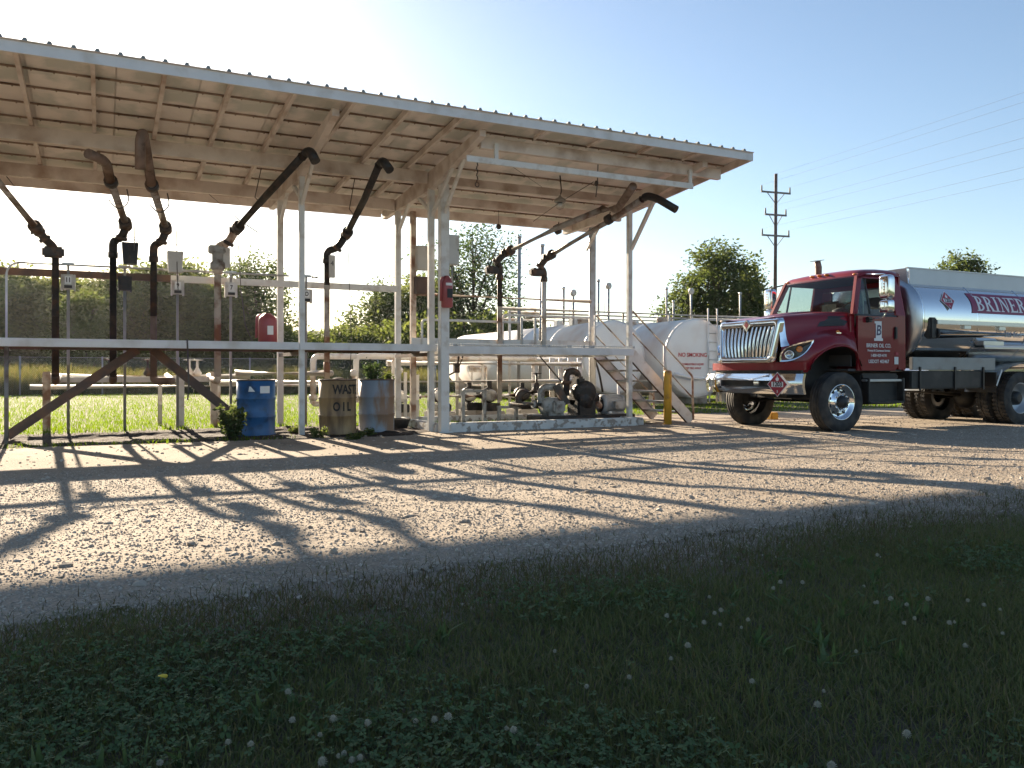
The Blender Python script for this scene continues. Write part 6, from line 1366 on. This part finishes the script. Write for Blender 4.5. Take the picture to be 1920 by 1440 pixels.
# white clover heads, each one a plant of its own
def clover_head():
    mb = MB(); r = random.Random(5); st_ = MB()
    for k in range(64):
        t = (k + .5) / 64; ph = math.acos(1 - 1.72 * t); a = k * 2.4; d = Vector((math.sin(ph) * math.cos(a), math.sin(ph) * math.sin(a), math.cos(ph))); up_ = (d + Vector((0, 0, .55))).normalized(); s0 = d * .0055; e = s0 + up_ * .0052 * r.uniform(.8, 1.2); q, w_ = frame(up_)
        mb.add([s0 + q * .0009, s0 - q * .0009, e - q * .0013 + w_ * .0005, e + q * .0013 + w_ * .0005, e + up_ * .0016], [(0, 1, 2, 3), (3, 2, 4)])
    mb.ball((0, 0, 0), .006, 10)
    st_.tube([(0, 0, -.085), (.003, .002, -.04), (0, 0, 0)], .0011, 5); return mb, st_
hm, sm_ = clover_head()
CL = 'white clover blossom standing in the shaded lawn'; CG = 'clover blossoms in the lawn'
clo = thing('clover_flower', (0, 0, 0), CL, 'flower', CG); hm.build('blossom', 'clover_white', clo); sm_.build('stem', 'clover_leaf', clo)
seen = [(428, 1357), (470, 1362), (548, 1320), (600, 1335), (625, 1325), (635, 1375), (645, 1370), (660, 1388), (675, 1385), (605, 1405), (780, 1312), (815, 1318), (840, 1316), (690, 1330), (778, 1410), (903, 1390), (950, 1318), (963, 1335), (1010, 1350), (1258, 1203), (1290, 1195), (1330, 1098), (1340, 1125), (1352, 1130), (1390, 1150), (1403, 1140), (1450, 1085), (1463, 1078), (1505, 1075), (1533, 1300), (1545, 1260), (1605, 1195), (1640, 1105), (1645, 1110), (1670, 1108), (1700, 1112), (1715, 1140), (1740, 1110), (1790, 1140), (1815, 1110), (1845, 1115), (1875, 1118), (1780, 1150), (1695, 1145), (1340, 1130), (1320, 1150), (1350, 1145), (72, 1425), (95, 1432), (520, 1095), (540, 1270), (1040, 1190), (1100, 1250), (1180, 1240), (1620, 1075), (1645, 1028), (1880, 1160), (1250, 1140), (1410, 1250), (1810, 1190), (1560, 1410), (1700, 1350), (300, 1390), (1120, 1400)]
for k, (px, py) in enumerate(seen):
    p = at(px, py, z=.26); o = clo if k == 0 else copy_tree(clo)
    s_ = rnd.uniform(.5, .85); gzz = float(ground_z(p.x, p.y)); o.location = (p.x, p.y, gzz + .075 * s_); o.scale = (s_, s_, s_); o.rotation_euler = (rnd.uniform(-.3, .3), rnd.uniform(-.3, .3), rnd.uniform(0, 6))
c = at(305, 1288, z=.2); t = thing('dandelion', (c.x, c.y, float(ground_z(c.x, c.y))), 'single yellow dandelion in the shaded lawn', 'flower'); MB().lathe([(0, .004), (.006, .012), (.01, .012), (.013, .004)], (c.x, c.y, t.location.z + .05), n=10).build('blossom', 'dandelion', t); MB().tube([(c.x, c.y, t.location.z - .01), (c.x, c.y, t.location.z + .05)], .0015, 5).build('stem', 'clover_leaf', t)
# sunlit grass behind and beside the rack
def back_d(x, y):
    d = np.hypot(x, y); q = np.clip((15 / d) ** 2, .12, 1); onb = (y > 13.45 + .8 * sstep((5.2 - x) / .6) + .5 * (fbm(x, y * 0, .6, 311) - .47)) | ((y > y_hi(x) - .2) & (y < 12.95) & (fbm(x, y, .45, 312) > .47) & (x < 2.6))
    gv = (x > 9.2) & (y < y_hi(x) + .1); cb = (x > 4.9) & (x < 9.2) & (y < 13.95); return q * onb * ~gv * ~cb
x, y = scatter(560000, (-12, 40), (12.2, 39), 240, back_d)
blades('back_grass', x, y, ground_z(x, y) - .005, .05 + .055 * fbm(x, y, .8, 313), .009, 'grass_back', 241, .6, 'bright sunlit mown grass behind the rack')
x, y = scatter(70000, (-32, 30), (39.2, 43.5), 250)
blades('tall_grass', x, y, ground_z(x, y), .75 + .6 * fbm(x, y, 2., 314), .022, 'weeds_tall', 251, .35, 'tall seeding grass behind the chain-link fence')
x, y = scatter(60000, (20, 75), (16, 60), 255)
blades('field_grass', x, y, ground_z(x, y), .09, .03, 'grass_back', 256, .5, 'mown grass of the lot beyond the truck')
# added haze volume, stands in for lens veil and lifts the dark trees
hz = MB().box((-1000, -1000, -3.5), (1000, 1000, 34)).build('haze', 'wire', None); hz['kind'] = 'stuff'; hz.data.materials.clear()
hm_ = bpy.data.materials.new('veil_haze'); hm_.use_nodes = True; hn = hm_.node_tree.nodes; hn.clear(); ho = hn.new('ShaderNodeOutputMaterial'); hv = hn.new('ShaderNodeVolumePrincipled')
hv.inputs['Color'].default_value = (.95, .97, 1, 1); hv.inputs['Density'].default_value = .00009; hv.inputs['Anisotropy'].default_value = .7
hm_.node_tree.links.new(hv.outputs[0], ho.inputs['Volume']); hz.data.materials.append(hm_)
bpy.context.view_layer.update()
